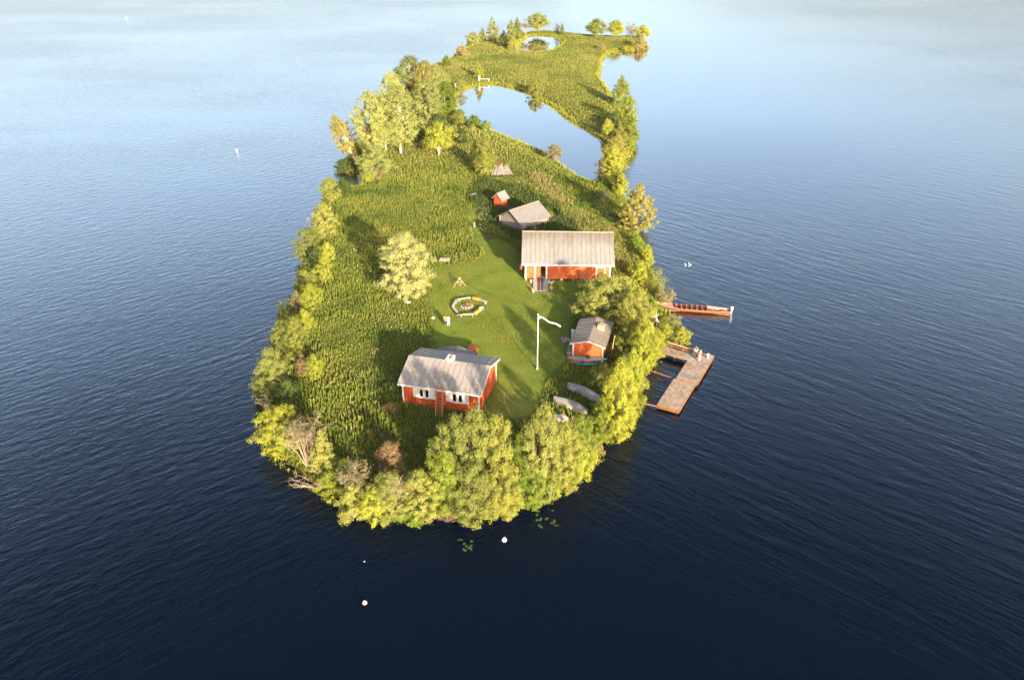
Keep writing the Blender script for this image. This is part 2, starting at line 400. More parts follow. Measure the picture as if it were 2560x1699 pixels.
def pathdist(P, X, Y):
    d = np.full(np.shape(X), 1e9)
    for (x0, y0), (x1, y1) in zip(P[:-1], P[1:]):
        dx, dy = x1 - x0, y1 - y0; L = dx * dx + dy * dy
        t = np.clip(((X - x0) * dx + (Y - y0) * dy) / L, 0, 1)
        d = np.minimum(d, np.hypot(X - x0 - t * dx, Y - y0 - t * dy))
    return d
def lawnmask(X, Y):
    d = np.maximum(sdist(LAWN, X, Y), 0.75 - pathdist(PATH, X, Y)); return np.maximum(d, 0.7 - pathdist(RING, X, Y))
LM = sst(-0.35, 0.35, lawnmask(GX, GY) + .22 * wob(GX, GY, 2.3))
DRY_SUNNY = np.zeros(GX.shape)  # dry and worn spots, plus the sunny upper lawn's yellow put into the colour
for px_, py_, rx_, ry_, k_ in ((1265, 1015, 2.2, 3.2, .95), (1150, 716, 1.1, .8, 1.0), (1120, 690, 4.0, 3.0, .5), (1352, 733, 1.6, .8, .7), (1170, 765, 3.2, 3.2, .35), (1210, 770, 1.2, 1.5, .5), (1230, 640, 1.5, 4, .35)):
    gx_, gy_ = W(px_, py_, 1.1)[:2]; DRY_SUNNY = np.maximum(DRY_SUNNY, k_ * np.exp(-(((GX - gx_) / rx_) ** 2 + ((GY - gy_) / ry_) ** 2)))
nx, ny = len(gx), len(gy)
idx = np.arange(nx * ny).reshape(ny, nx)
quads = np.stack([idx[:-1, :-1], idx[:-1, 1:], idx[1:, 1:], idx[1:, :-1]], -1).reshape(-1, 4)
keep = (D[:-1, :-1].ravel() > -5)
quads = quads[keep]; used = np.unique(quads); remap = np.full(nx * ny, -1); remap[used] = np.arange(len(used))
V = np.stack([GX.ravel(), GY.ravel(), GZ.ravel()], -1)[used]
me = npmesh('island_ground', V, remap[quads])
me.polygons.foreach_set('use_smooth', [True] * len(me.polygons))
at = me.attributes.new('lawn', 'FLOAT', 'POINT'); at.data.foreach_set('value', LM.ravel()[used].astype(np.float32))
for tr_ in (((1352, 733), (1260, 760), (1215, 768)), ((1340, 735), (1290, 830), (1225, 880)), ((1225, 880), (1300, 930), (1425, 850))):
    DRY_SUNNY = np.maximum(DRY_SUNNY, .42 * np.exp(-(pathdist([W(x, y, 1.1)[:2] for x, y in tr_], GX, GY) / .55) ** 2))
at = me.attributes.new('dry', 'FLOAT', 'POINT'); at.data.foreach_set('value', DRY_SUNNY.ravel()[used].astype(np.float32))
at = me.attributes.new('bank', 'FLOAT', 'POINT'); at.data.foreach_set('value', sst(1.1, 0.2, D).ravel()[used].astype(np.float32))
m, n, l, p = newmat('island_ground')
co = objco(n)
al = n.new('ShaderNodeAttribute'); al.attribute_name = 'lawn'
ab = n.new('ShaderNodeAttribute'); ab.attribute_name = 'bank'
f1 = noise(n, l, co, 0.55, 6, 0.65); f2 = noise(n, l, mapping(n, l, co, (1.2, 3.5, 1)), 3.2, 5, 0.75); f3 = noise(n, l, co, 0.12, 4)
lawn = ramp(n, f2, ((0.28, (0.085, 0.14, 0.02)), (0.5, (0.15, 0.20, 0.03)), (0.72, (0.25, 0.28, 0.05))), l)
lawn = mixc(n, l, maprange(n, l, f1, 0.52, 0.72, 0, 0.55), lawn, (0.20, 0.20, 0.05))
lawn = mixc(n, l, maprange(n, l, f1, 0.48, 0.3, 0, 0.5), lawn, (0.08, 0.115, 0.018))
ad = n.new('ShaderNodeAttribute'); ad.attribute_name = 'dry'
df = math_(n, l, 'MULTIPLY', ad.outputs['Fac'], maprange(n, l, noise(n, l, co, 1.7, 5, 0.7), 0.36, 0.6, 0.15, 1.0))
lawn = mixc(n, l, df, lawn, (0.30, 0.235, 0.085))
mead = ramp(n, noise(n, l, co, 1.4, 6, 0.7), ((0.3, (0.05, 0.065, 0.016)), (0.7, (0.13, 0.135, 0.03))), l)
c = mixc(n, l, al.outputs['Fac'], mead, lawn)
c = mixc(n, l, ab.outputs['Fac'], c, (0.11, 0.075, 0.035))
l.new(c, p.inputs['Base Color']); p.inputs['Roughness'].default_value = 0.95
p.inputs['Specular IOR Level'].default_value = 0.1
bump(n, l, f2, 0.9, 0.09, p)
M['ground'] = m; me.materials.append(m)
tag(link('island_ground', me), 'grassy island ground with mown lawn and meadow', kind='structure')

MB().box(-2600, 2600, -1500, 4000, -3.0, 0.0).build('lake', 'water')
tag(bpy.data.objects['lake'], 'wide dark blue lake rippled by wind', kind='structure')
def sheet(name, P, grow, z, label):
    c = P.mean(0); q = P
    nrm = np.stack([np.roll(q, -1, 0)[:, 1] - np.roll(q, 1, 0)[:, 1], -(np.roll(q, -1, 0)[:, 0] - np.roll(q, 1, 0)[:, 0])], -1)
    nrm /= np.linalg.norm(nrm, axis=1)[:, None]
    area = np.sum(q[:, 0] * np.roll(q[:, 1], -1) - q[:, 1] * np.roll(q[:, 0], -1))
    q = q + nrm * grow * (1 if area > 0 else -1)
    b = MB(); pts = [(x, y, z) for x, y in q]
    b.add(pts, [tuple(range(len(pts)))] if area > 0 else [tuple(reversed(range(len(pts))))])
    tag(b.build(name, 'pondwater'), label, kind='structure')
sheet('pond', POND, 0.5, 0.012, 'calm grey pond in the middle of the island')
sheet('far_pond', POND2, 0.5, 0.012, 'small still pond at the far tip of the island')

# ------------------------------------------------------------------ buildings
def wall_boards(mb, x0, x1, z0, ztop, th, bw, rnd, openings=(), face=-1):
    """upright boards side by side in the local XZ plane, y from 0 (outer, uneven) to th"""
    k = max(1, round((x1 - x0) / bw)); w = (x1 - x0) / k
    for i in range(k):
        a, b = x0 + i * w + 0.006, x0 + (i + 1) * w - 0.006
        segs = [(z0, None)]
        for (oa, ob, za, zb) in openings:
            if b > oa + 0.02 and a < ob - 0.02:
                segs = [(z0, za), (zb, None)] if za > z0 + 0.02 else [(zb, None)]
        pr = rnd.uniform(0, 0.022)
        for s, e in segs:
            ta = e if e is not None else ztop(a); tb = e if e is not None else ztop(b)
            mb.hexa([(a, -pr, s), (b, -pr, s), (b, th, s), (a, th, s)], [(a, -pr, ta), (b, -pr, tb), (b, th, tb), (a, th, ta)])
    return mb
def panels(parent, mat, x0, x1, ye, ze, yr, zr, count, rib, rnd, th=0.035, lift=0.0):
    """seamed roof panels of one slope, running from eave (ye,ze) to ridge (yr,zr)"""
    w = (x1 - x0) / count; d = Vector((0, yr - ye, zr - ze)); L = d.length; d.normalize()
    nn = Vector((1, 0, 0)).cross(d)
    if nn.z < 0: nn = -nn
    for i in range(count):
        a, b = x0 + i * w + 0.008, x0 + (i + 1) * w - 0.008; up = lift + rnd.uniform(0, 0.012)
        P = lambda x, s, h: Vector((x, ye, ze)) + d * s + nn * (h + up)
        mb = MB().hexa([P(a, 0, 0), P(b, 0, 0), P(b, L, 0), P(a, L, 0)], [P(a, 0, th), P(b, 0, th), P(b, L, th), P(a, L, th)])
        if rib: mb.hexa([P(a, 0, th), P(a + rib, 0, th), P(a + rib, L, th), P(a, L, th)],
                        [P(a, 0, th + 0.05), P(a + rib, 0, th + 0.05), P(a + rib, L, th + 0.05), P(a, L, th + 0.05)])
        mb.build('roof_panel', mat, parent)
def wall_obj(root, mb, mat, T, name='wall'):
    o = mb.build(name, mat, root); o.matrix_local = T; return o
Rz = lambda a: Matrix.Rotation(a, 4, 'Z'); Tr = lambda *v: Matrix.Translation(v)

# --- red cottage, front row
COT, COT_A = (-12.43, 75.5), -0.246
def cottage():
    fl = Vector(COT); ang = COT_A
    r = thing('cottage', 'red cottage with white shutters and grey seamed metal roof, nearest building', 'cottage', (fl.x, fl.y, gz(-8, 78) - 0.05), ang)
    L, Dp, E, Rg = 9.04, 7.19, 3.0, 4.16; rn = random.Random(3)
    win = [(2.08, 3.12), (5.98, 7.06)]; wz0, wz1 = 1.32, 2.28
    wall_obj(r, wall_boards(MB(), 0, L, 0, lambda x: E, 0.12, 0.16, rn, [(a, b, wz0, wz1) for a, b in win]), 'red', Matrix())
    wall_obj(r, wall_boards(MB(), 0, L, 0, lambda x: E, 0.12, 0.16, rn), 'red', Tr(L, Dp, 0) @ Rz(math.pi))
    gab = lambda x: E + (Rg - E) * (1 - abs(x - Dp / 2) / (Dp / 2)) - 0.05
    wall_obj(r, wall_boards(MB(), 0.13, Dp - 0.13, 0, gab, 0.12, 0.16, rn), 'red', Tr(L, 0, 0) @ Rz(math.pi / 2))
    wall_obj(r, wall_boards(MB(), 0.13, Dp - 0.13, 0, gab, 0.12, 0.16, rn), 'red', Tr(0, Dp, 0) @ Rz(-math.pi / 2))
    for x, y in ((-0.04, -0.04), (L - 0.12, -0.04), (-0.04, Dp - 0.12), (L - 0.12, Dp - 0.12)):
        MB().box(x, x + 0.17, y, y + 0.17, -0.1, E + 0.02).build('corner_board', 'white', r)
    MB().box(-0.02, L + 0.02, -0.02, Dp + 0.02, -0.5, 0.06).build('foundation', 'stone', r)
    for a, b in win:
        w = thing_part('window', r)
        f = MB()
        f.box(a - 0.07, b + 0.07, -0.05, 0.02, wz0 - 0.08, wz0); f.box(a - 0.07, b + 0.07, -0.05, 0.02, wz1, wz1 + 0.08)
        f.box(a - 0.07, a, -0.05, 0.02, wz0, wz1); f.box(b, b + 0.07, -0.05, 0.02, wz0, wz1)
        mid = (a + b) / 2; f.box(mid - 0.15, mid + 0.15, -0.045, 0.03, wz0, wz1)
        f.build('frame', 'white', w)
        MB().box(a - 0.12, b + 0.12, -0.12, 0.0, wz0 - 0.14, wz0 - 0.085).build('sill', 'white', w)
        for x0, x1 in ((a, mid - 0.15), (mid + 0.15, b)):
            MB().box(x0, x1, 0.04, 0.048, wz0, wz1).build('pane', 'glass', w)
            q = MB(); left = x0 == a
            xo = x0 if left else x1; sg = 1 if left else -1
            q.add([(xo, 0.09, wz0), (xo + sg * 0.16, 0.09, wz0), (xo + sg * 0.22, 0.11, (wz0 + wz1) / 2), (xo + sg * 0.38, 0.1, wz1), (xo, 0.1, wz1)], [(0, 1, 2, 3, 4)])
            q.build('curtain', 'curtain', w)
        for s0, s1 in ((a - 0.09 - 0.7, a - 0.09), (b + 0.09, b + 0.09 + 0.7)):
            sh = MB().box(s0, s1, -0.072, -0.035, wz0 - 0.1, wz1 + 0.1)
            sh.box(s0 + 0.03, s1 - 0.03, -0.09, -0.075, wz0 + 0.05, wz0 + 0.13); sh.box(s0 + 0.03, s1 - 0.03, -0.09, -0.075, wz1 - 0.13, wz1 - 0.05)
            sh.build('shutter', 'white', w)
    O, Y0 = 0.38, 0.42; ze = E - (Rg - E) * Y0 / (Dp / 2)
    rf = MB()
    rf.hexa([(-O, -Y0, ze - .02), (L + O, -Y0, ze - .02), (L + O, Dp / 2, Rg - .02), (-O, Dp / 2, Rg - .02)], [(-O, -Y0, ze + .06), (L + O, -Y0, ze + .06), (L + O, Dp / 2, Rg + .06), (-O, Dp / 2, Rg + .06)])
    rf.hexa([(-O, Dp / 2, Rg - .02), (L + O, Dp / 2, Rg - .02), (L + O, Dp + Y0, ze - .02), (-O, Dp + Y0, ze - .02)], [(-O, Dp / 2, Rg + .06), (L + O, Dp / 2, Rg + .06), (L + O, Dp + Y0, ze + .06), (-O, Dp + Y0, ze + .06)])
    roof = rf.build('roof', 'roof_cottage', r)
    panels(roof, 'roof_cottage', -O - .02, L + O + .02, -Y0 - .03, ze + .065, Dp / 2, Rg + .075, 15, 0.035, rn)
    panels(roof, 'roof_cottage', -O - .02, L + O + .02, Dp + Y0 + .03, ze + .065, Dp / 2, Rg + .075, 15, 0.05, rn)
    MB().tube([(-O - .03, Dp / 2, Rg + .12), (L + O + .03, Dp / 2, Rg + .12)], 0.07, 8).build('ridge_cap', 'roof_grey', roof)
    MB().box(-O, L + O, -Y0 - .075, -Y0 - .035, ze - .14, ze + .055).build('fascia', 'white', roof)
    for x in (-O - .03, L + O - .01):
        b = MB()
        b.beam((x + .02, -Y0, ze - .07), (x + .02, Dp / 2, Rg - .07), .04, .15); b.beam((x + .02, Dp + Y0, ze - .07), (x + .02, Dp / 2, Rg - .07), .04, .15)
        b.build('barge_board', 'white', roof)
    ch = MB().box(4.2, 4.95, Dp / 2 - .1, Dp / 2 + .75, Rg - .6, Rg + .36); ch.box(4.14, 5.01, Dp / 2 - .16, Dp / 2 + .81, Rg + .36, Rg + .45)
    c = ch.build('chimney', 'chimney', roof)
    c2 = MB()
    for k in range(3): c2.box(4.42, 4.74, Dp / 2 + k * .26 - .03, Dp / 2 + k * .26 + .13, Rg + .452, Rg + .46)
    c2.build('flue', 'black', r)
    # porch wing at the back
    P0, P1, Pe, PR = 1.06, 6.0, 1.95, 2.55
    pw = MB(); pw.box(P0 + .25, P1 - .25, Dp + .03, 9.35, 0, Pe); pw.build('porch_wall', 'red', r)
    mid = (P0 + P1) / 2; pr = MB()
    pr.hexa([(P0, Dp + .05, Pe - .02), (mid, Dp + .05, PR), (mid, 9.75, PR), (P0, 9.75, Pe - .02)], [(P0, Dp + .05, Pe + .05), (mid, Dp + .05, PR + .07), (mid, 9.75, PR + .07), (P0, 9.75, Pe + .05)])
    pr.hexa([(mid, Dp + .05, PR), (P1, Dp + .05, Pe - .02), (P1, 9.75, Pe - .02), (mid, 9.75, PR)], [(mid, Dp + .05, PR + .07), (P1, Dp + .05, Pe + .05), (P1, 9.75, Pe + .05), (mid, 9.75, PR + .07)])
    po = pr.build('porch_roof', 'roof_dark', r)
    for k in range(6):
        y = Dp + .3 + k * .42; s = MB(); s.beam((P0, y, Pe + .062), (mid, y, PR + .082), .04, .03); s.beam((P1, y, Pe + .062), (mid, y, PR + .082), .04, .03); s.build('seam', 'roof_dark', po)
    return r
def thing_part(name, parent):
    o = link(name, None, parent); o.empty_display_size = 0.2; return o
cottage()

def ladder(name, label, a, b, w, rungs, mat):
    r = thing(name, label, 'ladder'); a, b = Vector(a), Vector(b); d = (b - a)
    s = Vector((math.cos(COT_A), math.sin(COT_A), 0)) * (w / 2)
    for k in (-1, 1): MB().beam(a + s * k, b + s * k, .1, .1).build('rail', mat, r)
    for i in range(rungs):
        q = a + d * ((i + .7) / (rungs + .2)); MB().beam(q - s, q + s, .065, .065).build('rung', mat, r)
    return r
lb = ground(1097, 1043); cu, cv = math.cos(COT_A), math.sin(COT_A)
top = Vector((COT[0] + 4.62 * cu + .25 * cv, COT[1] + 4.62 * cv - .25 * cu, gz(-8, 78) + 3.45))
ladder('wooden_ladder', 'reddish wooden ladder leaning against the eave of the nearest cottage', lb, top, 0.78, 11, 'ladder')

# --- barn
def barn():
    fl = Vector((1.98, 107.81)); ang = math.atan2(-0.41, 12.6)
    r = thing('barn', 'long red barn on short piles with pale metal roof and open door', 'barn', (fl.x, fl.y, 1.05), ang)
    L, Dp, B, E, Rg = 12.6, 9.3, 0.36, 3.12, 5.85; rn = random.Random(5)
    d0, d1, dt = 1.55, 3.05, 2.42
    wall_obj(r, wall_boards(MB(), 0, 3.95, B, lambda x: E, 0.14, 0.17, rn, [(d0, d1, B, dt)]), 'red2', Matrix())
    for x0, x1, rail in ((3.98, 5.75, 1), (5.79, 7.9, 1), (7.94, 10.2, 1), (10.24, L, 0)):   # closed double doors as panels
        w = MB(); wall_boards(w, x0, x1, B, lambda x: E, 0.14, 0.17, rn)
        if rail:
            for z in (B + .12, B + .75, B + 1.35): w.box(x0 + .1, x1 - .1, -.06, -.025, z, z + .13)
        wall_obj(r, w, 'red2', Matrix())
    wall_obj(r, wall_boards(MB(), 0, L, B, lambda x: E, 0.14, 0.17, rn), 'red', Tr(L, Dp, 0) @ Rz(math.pi))
    gab = lambda x: E + (Rg - E) * (1 - abs(x - Dp / 2) / (Dp / 2)) - 0.05
    wall_obj(r, wall_boards(MB(), 0.15, Dp - 0.15, B, gab, 0.14, 0.17, rn), 'red', Tr(L, 0, 0) @ Rz(math.pi / 2))
    wall_obj(r, wall_boards(MB(), 0.15, Dp - 0.15, B, gab, 0.14, 0.17, rn), 'red', Tr(0, Dp, 0) @ Rz(-math.pi / 2))
    MB().box(0.02, L - 0.02, 0.16, Dp - .16, B, B + .1).build('floor_boards', 'plank', r)
    for x in (-.05, L - .15):
        MB().box(x, x + .2, -.05, .15, B - .02, E + .02).build('corner_board', 'white', r)
    for i in range(8):
        for j in range(3):
            x = i * (L - .3) / 7; y = j * (Dp - .3) / 2
            MB().box(x, x + .3, y + .004, y + .3, -.4, B - .004).build('pile', 'plank', r)
    fr = MB(); fr.box(d0 - .2, d0, -.07, .05, B, dt + .17); fr.box(d1, d1 + .2, -.07, .05, B, dt + .17); fr.box(d0, d1, -.07, .05, dt, dt + .17)
    fr.build('door_frame', 'white', r)
    dr = MB(); wall_boards(dr, d0 + .02, d0 + .76, B + .1, lambda x: dt, .05, .12, rn); q = dr.build('door', 'red2', r); q.location = (0, .03, 0)
    a, b = 10.62, 11.75; f2 = MB(); f2.box(a - .13, a, -.06, .0, B + .1, 2.4); f2.box(b, b + .13, -.06, .0, B + .1, 2.4); f2.box(a, b, -.06, .0, 2.27, 2.4)
    f2.build('door_frame', 'white', r)
    d2 = MB(); wall_boards(d2, a + .01, b - .01, B + .1, lambda x: 2.26, .02, .19, rn); q = d2.build('door', 'red2', r); q.location = (0, -.05, 0)
    hop = MB().lathe([(.05, 0), (.07, .1), (.16, .22), (.16, .34)], 10, (L - .2, -.22, E - .42)); hop.build('rain_hopper', 'white', r)
    O, Y0 = 0.55, 0.5; ze = E - (Rg - E) * Y0 / (Dp / 2); rf = MB()
    for s in (0, 1):
        ya, yb = (-Y0, Dp / 2) if s == 0 else (Dp + Y0, Dp / 2)
        pts = lambda h: [(-O, ya, ze + h), (L + O, ya, ze + h), (L + O, yb, Rg + h), (-O, yb, Rg + h)]
        rf.hexa(pts(-.02), pts(.08))
    roof = rf.build('roof', 'roof_barn', r)
    panels(roof, 'roof_barn', -O - .02, L + O + .02, -Y0 - .03, ze + .085, Dp / 2, Rg + .1, 20, 0.035, rn)
    panels(roof, 'roof_barn', -O - .02, L + O + .02, Dp + Y0 + .03, ze + .085, Dp / 2, Rg + .1, 20, 0.035, rn)
    MB().box(-O - .02, L + O + .02, Dp / 2 - .13, Dp / 2 + .13, Rg + .1, Rg + .19).build('ridge_cap', 'plank', roof)
    MB().box(-O, L + O, -Y0 - .09, -Y0 - .04, ze - .12, ze + .075).build('fascia', 'white', roof)
    for x in (-O - .035, L + O + .005):
        b = MB(); b.beam((x, -Y0, ze - .05), (x, Dp / 2, Rg - .05), .05, .2); b.beam((x, Dp + Y0, ze - .05), (x, Dp / 2, Rg - .05), .05, .2)
        b.build('barge_board', 'plank', roof)
    return r
barn()
def ramp_thing():
    r = thing('door_ramp', 'grey plank ramp with two dark mats leading to the open barn door', 'ramp', (1.98, 107.81, 1.05), math.atan2(-0.41, 12.6))
    x0, x1, y0, y1, z0, z1 = 1.2, 3.45, -3.55, -.1, .06, .42
    n_ = 14
    for i in range(n_):
        ya = y1 + (y0 - y1) * i / n_; yb = y1 + (y0 - y1) * (i + .94) / n_; za = z1 + (z0 - z1) * i / n_; zb = z1 + (z0 - z1) * (i + .94) / n_
        MB().hexa([(x0, ya, za - .06), (x1, ya, za - .06), (x1, yb, zb - .06), (x0, yb, zb - .06)], [(x0, ya, za), (x1, ya, za), (x1, yb, zb), (x0, yb, zb)]).build('plank', 'dockgrey', r)
    for a, b in ((1.83, 2.24), (2.34, 2.72)):
        MB().hexa([(a, y1, z1 + .002), (b, y1, z1 + .002), (b, y0, z0 + .002), (a, y0, z0 + .002)], [(a, y1, z1 + .02), (b, y1, z1 + .02), (b, y0, z0 + .02), (a, y0, z0 + .02)]).build('mat', 'mat', r)
    for a in (x0, x1 - .12): MB().beam((a + .06, y1, z1 - .16), (a + .06, y0 + .1, z0 - .12), .12, .18).build('bearer', 'plank', r)
ramp_thing()

# --- grey log shed behind the barn
def shed():
    b = Vector((1.69, 126.2)); ey = Vector((.737, .676)); ang = math.atan2(-.737, .676)
    Wd, L, E, Rg = 5.6, 6.2, 1.55, 3.2
    a = b - Vector((math.cos(ang), math.sin(ang))) * Wd
    r = thing('log_shed', 'weathered grey log shed with pale board roof, behind the barn', 'shed', (a.x, a.y, gz(2, 130)), ang)
    k = 9; h = E / k
    for i in range(k):
        z = (i + .5) * h
        for p, q in (((0 - .2, .1, z), (Wd + .2, .1, z)), ((-.2, L - .1, z), (Wd + .2, L - .1, z)), ((.1, -.2, z + h * .5), (.1, L + .2, z + h * .5)), ((Wd - .1, -.2, z + h * .5), (Wd - .1, L + .2, z + h * .5))):
            MB().tube([p, q], h * .54, 6).build('log', 'greylog', r)
    for y in (.1, L - .1):
        kk = 8
        for i in range(kk):
            z = E + (i + .5) * (Rg - E - .1) / kk; w = (1 - (z - E + .08) / (Rg - E)) * Wd / 2
            if w > .1: MB().box(Wd / 2 - w, Wd / 2 + w, y - .06, y + .06, z - .085, z + .085).build('gable_board', 'greylog', r)
    O, Y0 = .4, .38; ze = E - (Rg - E) * Y0 / (Wd / 2); rf = MB()
    for s in (0, 1):
        xa = -Y0 if s == 0 else Wd + Y0
        P = lambda hh: [(xa, -O, ze + hh), (xa, L + O, ze + hh), (Wd / 2, L + O, Rg + hh), (Wd / 2, -O, Rg + hh)]
        rf.hexa(P(.08), P(.14))
    roof = rf.build('roof', 'roof_grey', r)
    rn = random.Random(9)
    for s in (0, 1):
        xa = -Y0 if s == 0 else Wd + Y0; nb = 22; w = (L + 2 * O) / nb
        for i in range(nb):
            y0 = -O + i * w + .01; y1 = y0 + w - .02; u = .142 + rn.uniform(0, .03); ex = rn.uniform(-.05, .05) * (1 if s else -1)
            MB().hexa([(xa + ex, y0, ze + u), (xa + ex, y1, ze + u), (Wd / 2, y1, Rg + u), (Wd / 2, y0, Rg + u)], [(xa + ex, y0, ze + u + .03), (xa + ex, y1, ze + u + .03), (Wd / 2, y1, Rg + u + .03), (Wd / 2, y0, Rg + u + .03)]).build('roof_board', 'roof_grey', roof)
    MB().box(Wd / 2 - .12, Wd / 2 + .12, -O, L + O, Rg + .18, Rg + .23).build('ridge_board', 'plank', roof)
shed()

# --- little red outhouse
def outhouse():
    c = Vector((-2.1, 138.9)); ang = math.atan2(-.633, .774)
    r = thing('outhouse', 'tiny red outhouse with pale gabled roof among dark weeds', 'outhouse', (c.x, c.y, gz(c.x, c.y)), ang)
    w, d, E, Rg = 1.65, 1.75, 1.95, 2.75; rn = random.Random(4)
    gab = lambda x: E + (Rg - E) * (1 - abs(x) / (w / 2)) - .03
    wall_obj(r, wall_boards(MB(), -w / 2, w / 2, 0, gab, .06, .15, rn), 'red', Tr(0, -d / 2, 0))
    wall_obj(r, wall_boards(MB(), -w / 2, w / 2, 0, gab, .06, .15, rn), 'red', Tr(0, d / 2, 0) @ Rz(math.pi))
    for s in (-1, 1): wall_obj(r, wall_boards(MB(), -d / 2 + .07, d / 2 - .07, 0, lambda x: E - .02, .06, .15, rn), 'red', Tr(s * w / 2, 0, 0) @ Rz(s * math.pi / 2))
    dd = MB(); wall_boards(dd, -.35, .35, .1, lambda x: 1.85, .03, .12, rn); q = dd.build('door', 'red', r); q.location = (0, -d / 2 - .055, 0)
    O, X0 = .3, .42; ze = E - (Rg - E) * X0 / (w / 2); rf = MB()
    for s in (-1, 1):
        xa = s * (w / 2 + X0)
        P = lambda h: [(xa, -d / 2 - O, ze + h), (xa, d / 2 + O, ze + h), (0, d / 2 + O, Rg + h), (0, -d / 2 - O, Rg + h)]
        rf.hexa(P(.0), P(.09))
    rf.build('roof', 'roof_grey', r)
outhouse()

# --- sauna hut on the right
def sauna():
    ang = math.atan2(-.262, .965); c = Vector((10.17, 87.63))
    r = thing('sauna_hut', 'small orange-red sauna hut with brown-grey plank roof, right of the lawn', 'hut', (c.x, c.y, gz(c.x, c.y)), ang)
    w, d, E, Rg = 3.7, 5.9, 2.32, 2.88; rn = random.Random(8)
    gab = lambda x: E + (Rg - E) * (1 - abs(x) / (w / 2)) - .03
    wall_obj(r, wall_boards(MB(), -w / 2, w / 2, 0, gab, .1, .14, rn), 'red2', Tr(0, -d / 2, 0))
    wall_obj(r, wall_boards(MB(), -w / 2, w / 2, 0, gab, .1, .14, rn), 'red2', Tr(0, d / 2, 0) @ Rz(math.pi))
    for s in (-1, 1): wall_obj(r, wall_boards(MB(), -d / 2 + .11, d / 2 - .11, 0, lambda x: E - .02, .1, .14, rn), 'red2', Tr(s * w / 2, 0, 0) @ Rz(s * math.pi / 2))
    for s in (-1, 1): MB().box(s * w / 2 - .08, s * w / 2 + .08, -d / 2 - .05, -d / 2 + .1, 0, E + .02).build('corner_board', 'white', r)
    O, X0 = .3, .36; ze = E - (Rg - E) * X0 / (w / 2); rf = MB()
    for s in (-1, 1):
        xa = s * (w / 2 + X0)
        P = lambda h: [(xa, -d / 2 - O, ze + h), (xa, d / 2 + O, ze + h), (0, d / 2 + O, Rg + h), (0, -d / 2 - O, Rg + h)]
        rf.hexa(P(.0), P(.07))
    roof = rf.build('roof', 'roof_sauna', r)
    for s in (-1, 1):
        xa = s * (w / 2 + X0 + .03); nb = 10; wd = (d + 2 * O) / nb
        for i in range(nb):
            y0 = -d / 2 - O + i * wd + .01; y1 = y0 + wd - .02; u = .075 + rn.uniform(0, .012)
            A = lambda y, h: (xa, y, ze + u + h); B = lambda y, h: (0, y, Rg + u + h)
            mb = MB().hexa([A(y0, 0), A(y1, 0), B(y1, 0), B(y0, 0)], [A(y0, .03), A(y1, .03), B(y1, .03), B(y0, .03)])
            mb.hexa([A(y0, .03), A(y0 + .1, .03), B(y0 + .1, .03), B(y0, .03)], [A(y0, .075), A(y0 + .1, .075), B(y0 + .1, .075), B(y0, .075)])
            mb.build('roof_panel', 'roof_sauna', roof)
    bb = MB()
    for s in (-1, 1): bb.beam((s * (w / 2 + X0), -d / 2 - O - .03, ze + .02), (0, -d / 2 - O - .03, Rg + .02), .05, .17, 0, (0, 1, 0))
    bb.build('barge_board', 'white', roof)
    ch = MB().box(.55, 1.4, .3, 1.0, E - .2, Rg + .38); ch.build('chimney', 'chimney2', roof)
    fl = MB().box(.68, .86, .55, .8, Rg + .382, Rg + .39); fl.box(1.08, 1.26, .55, .8, Rg + .382, Rg + .39); fl.build('flue', 'black', r)
    dr = MB().box(-w / 2 - .95, -w / 2 - .13, .55, .6, .25, 2.1); dr.build('door', 'mint', r)['label'] = 'pale mint door standing open'
    for k in range(3):
        MB().box(-w / 2 - 1.1 + k * .3, -w / 2 - .14, -1.35, .1, .02 + k * .16, .16 + k * .16).build('step', 'plank', r)
sauna()

# things round the sauna
def firewood():
    c = ground(1425, 888); rn = random.Random(2)
    r = thing('firewood_stack', 'low dark stack of split firewood along the left wall of the sauna hut', 'woodpile', c, math.atan2(-.262, .965))
    c2 = Vector((10.17, 87.63)); e = Vector((math.cos(r.rotation_euler[2]), math.sin(r.rotation_euler[2]))); f = Vector((-e.y, e.x))
    p = c2 - e * 2.35 - f * 2.0; r.location = (p.x, p.y, gz(p.x, p.y))
    for i in range(6):
        for j in range(4):
            y = -.9 + i * .3 + rn.uniform(-.03, .03); z = .1 + j * .2
            MB().tube([(-.28, y, z), (.28, y + rn.uniform(-.03, .03), z)], rn.uniform(.09, .12), 6).build('log', 'bark' if rn.random() < .5 else 'plank', r)
firewood()
def heap(name, label, cat, px, n_, spread, mat, size):
    c = ground(*px); r = thing(name, label, cat, c); rn = random.Random(n_)
    for i in range(n_):
        s = rn.uniform(.6, 1.1) * size; x, y = rn.gauss(0, spread), rn.gauss(0, spread * .6); z = max(.05, (spread * 1.2 - math.hypot(x, y)) * .35)
        mb = MB().lathe([(s * .55, -s * .35), (s, -s * .05), (s * .85, s * .35), (s * .3, s * .55)], 7)
        mb.v = [(vx * rn.uniform(.85, 1.15), vy * rn.uniform(.85, 1.15), vz) for vx, vy, vz in mb.v]
        o = mb.build('stone', mat, r); o.location = (x, y, z); o.rotation_euler = (rn.uniform(-.3, .3), rn.uniform(-.3, .3), rn.uniform(0, 6))
heap('stone_heap', 'heap of grey stones on the grass left of the sauna hut door', 'stones', (1413, 851), 14, .45, 'stone', .26)

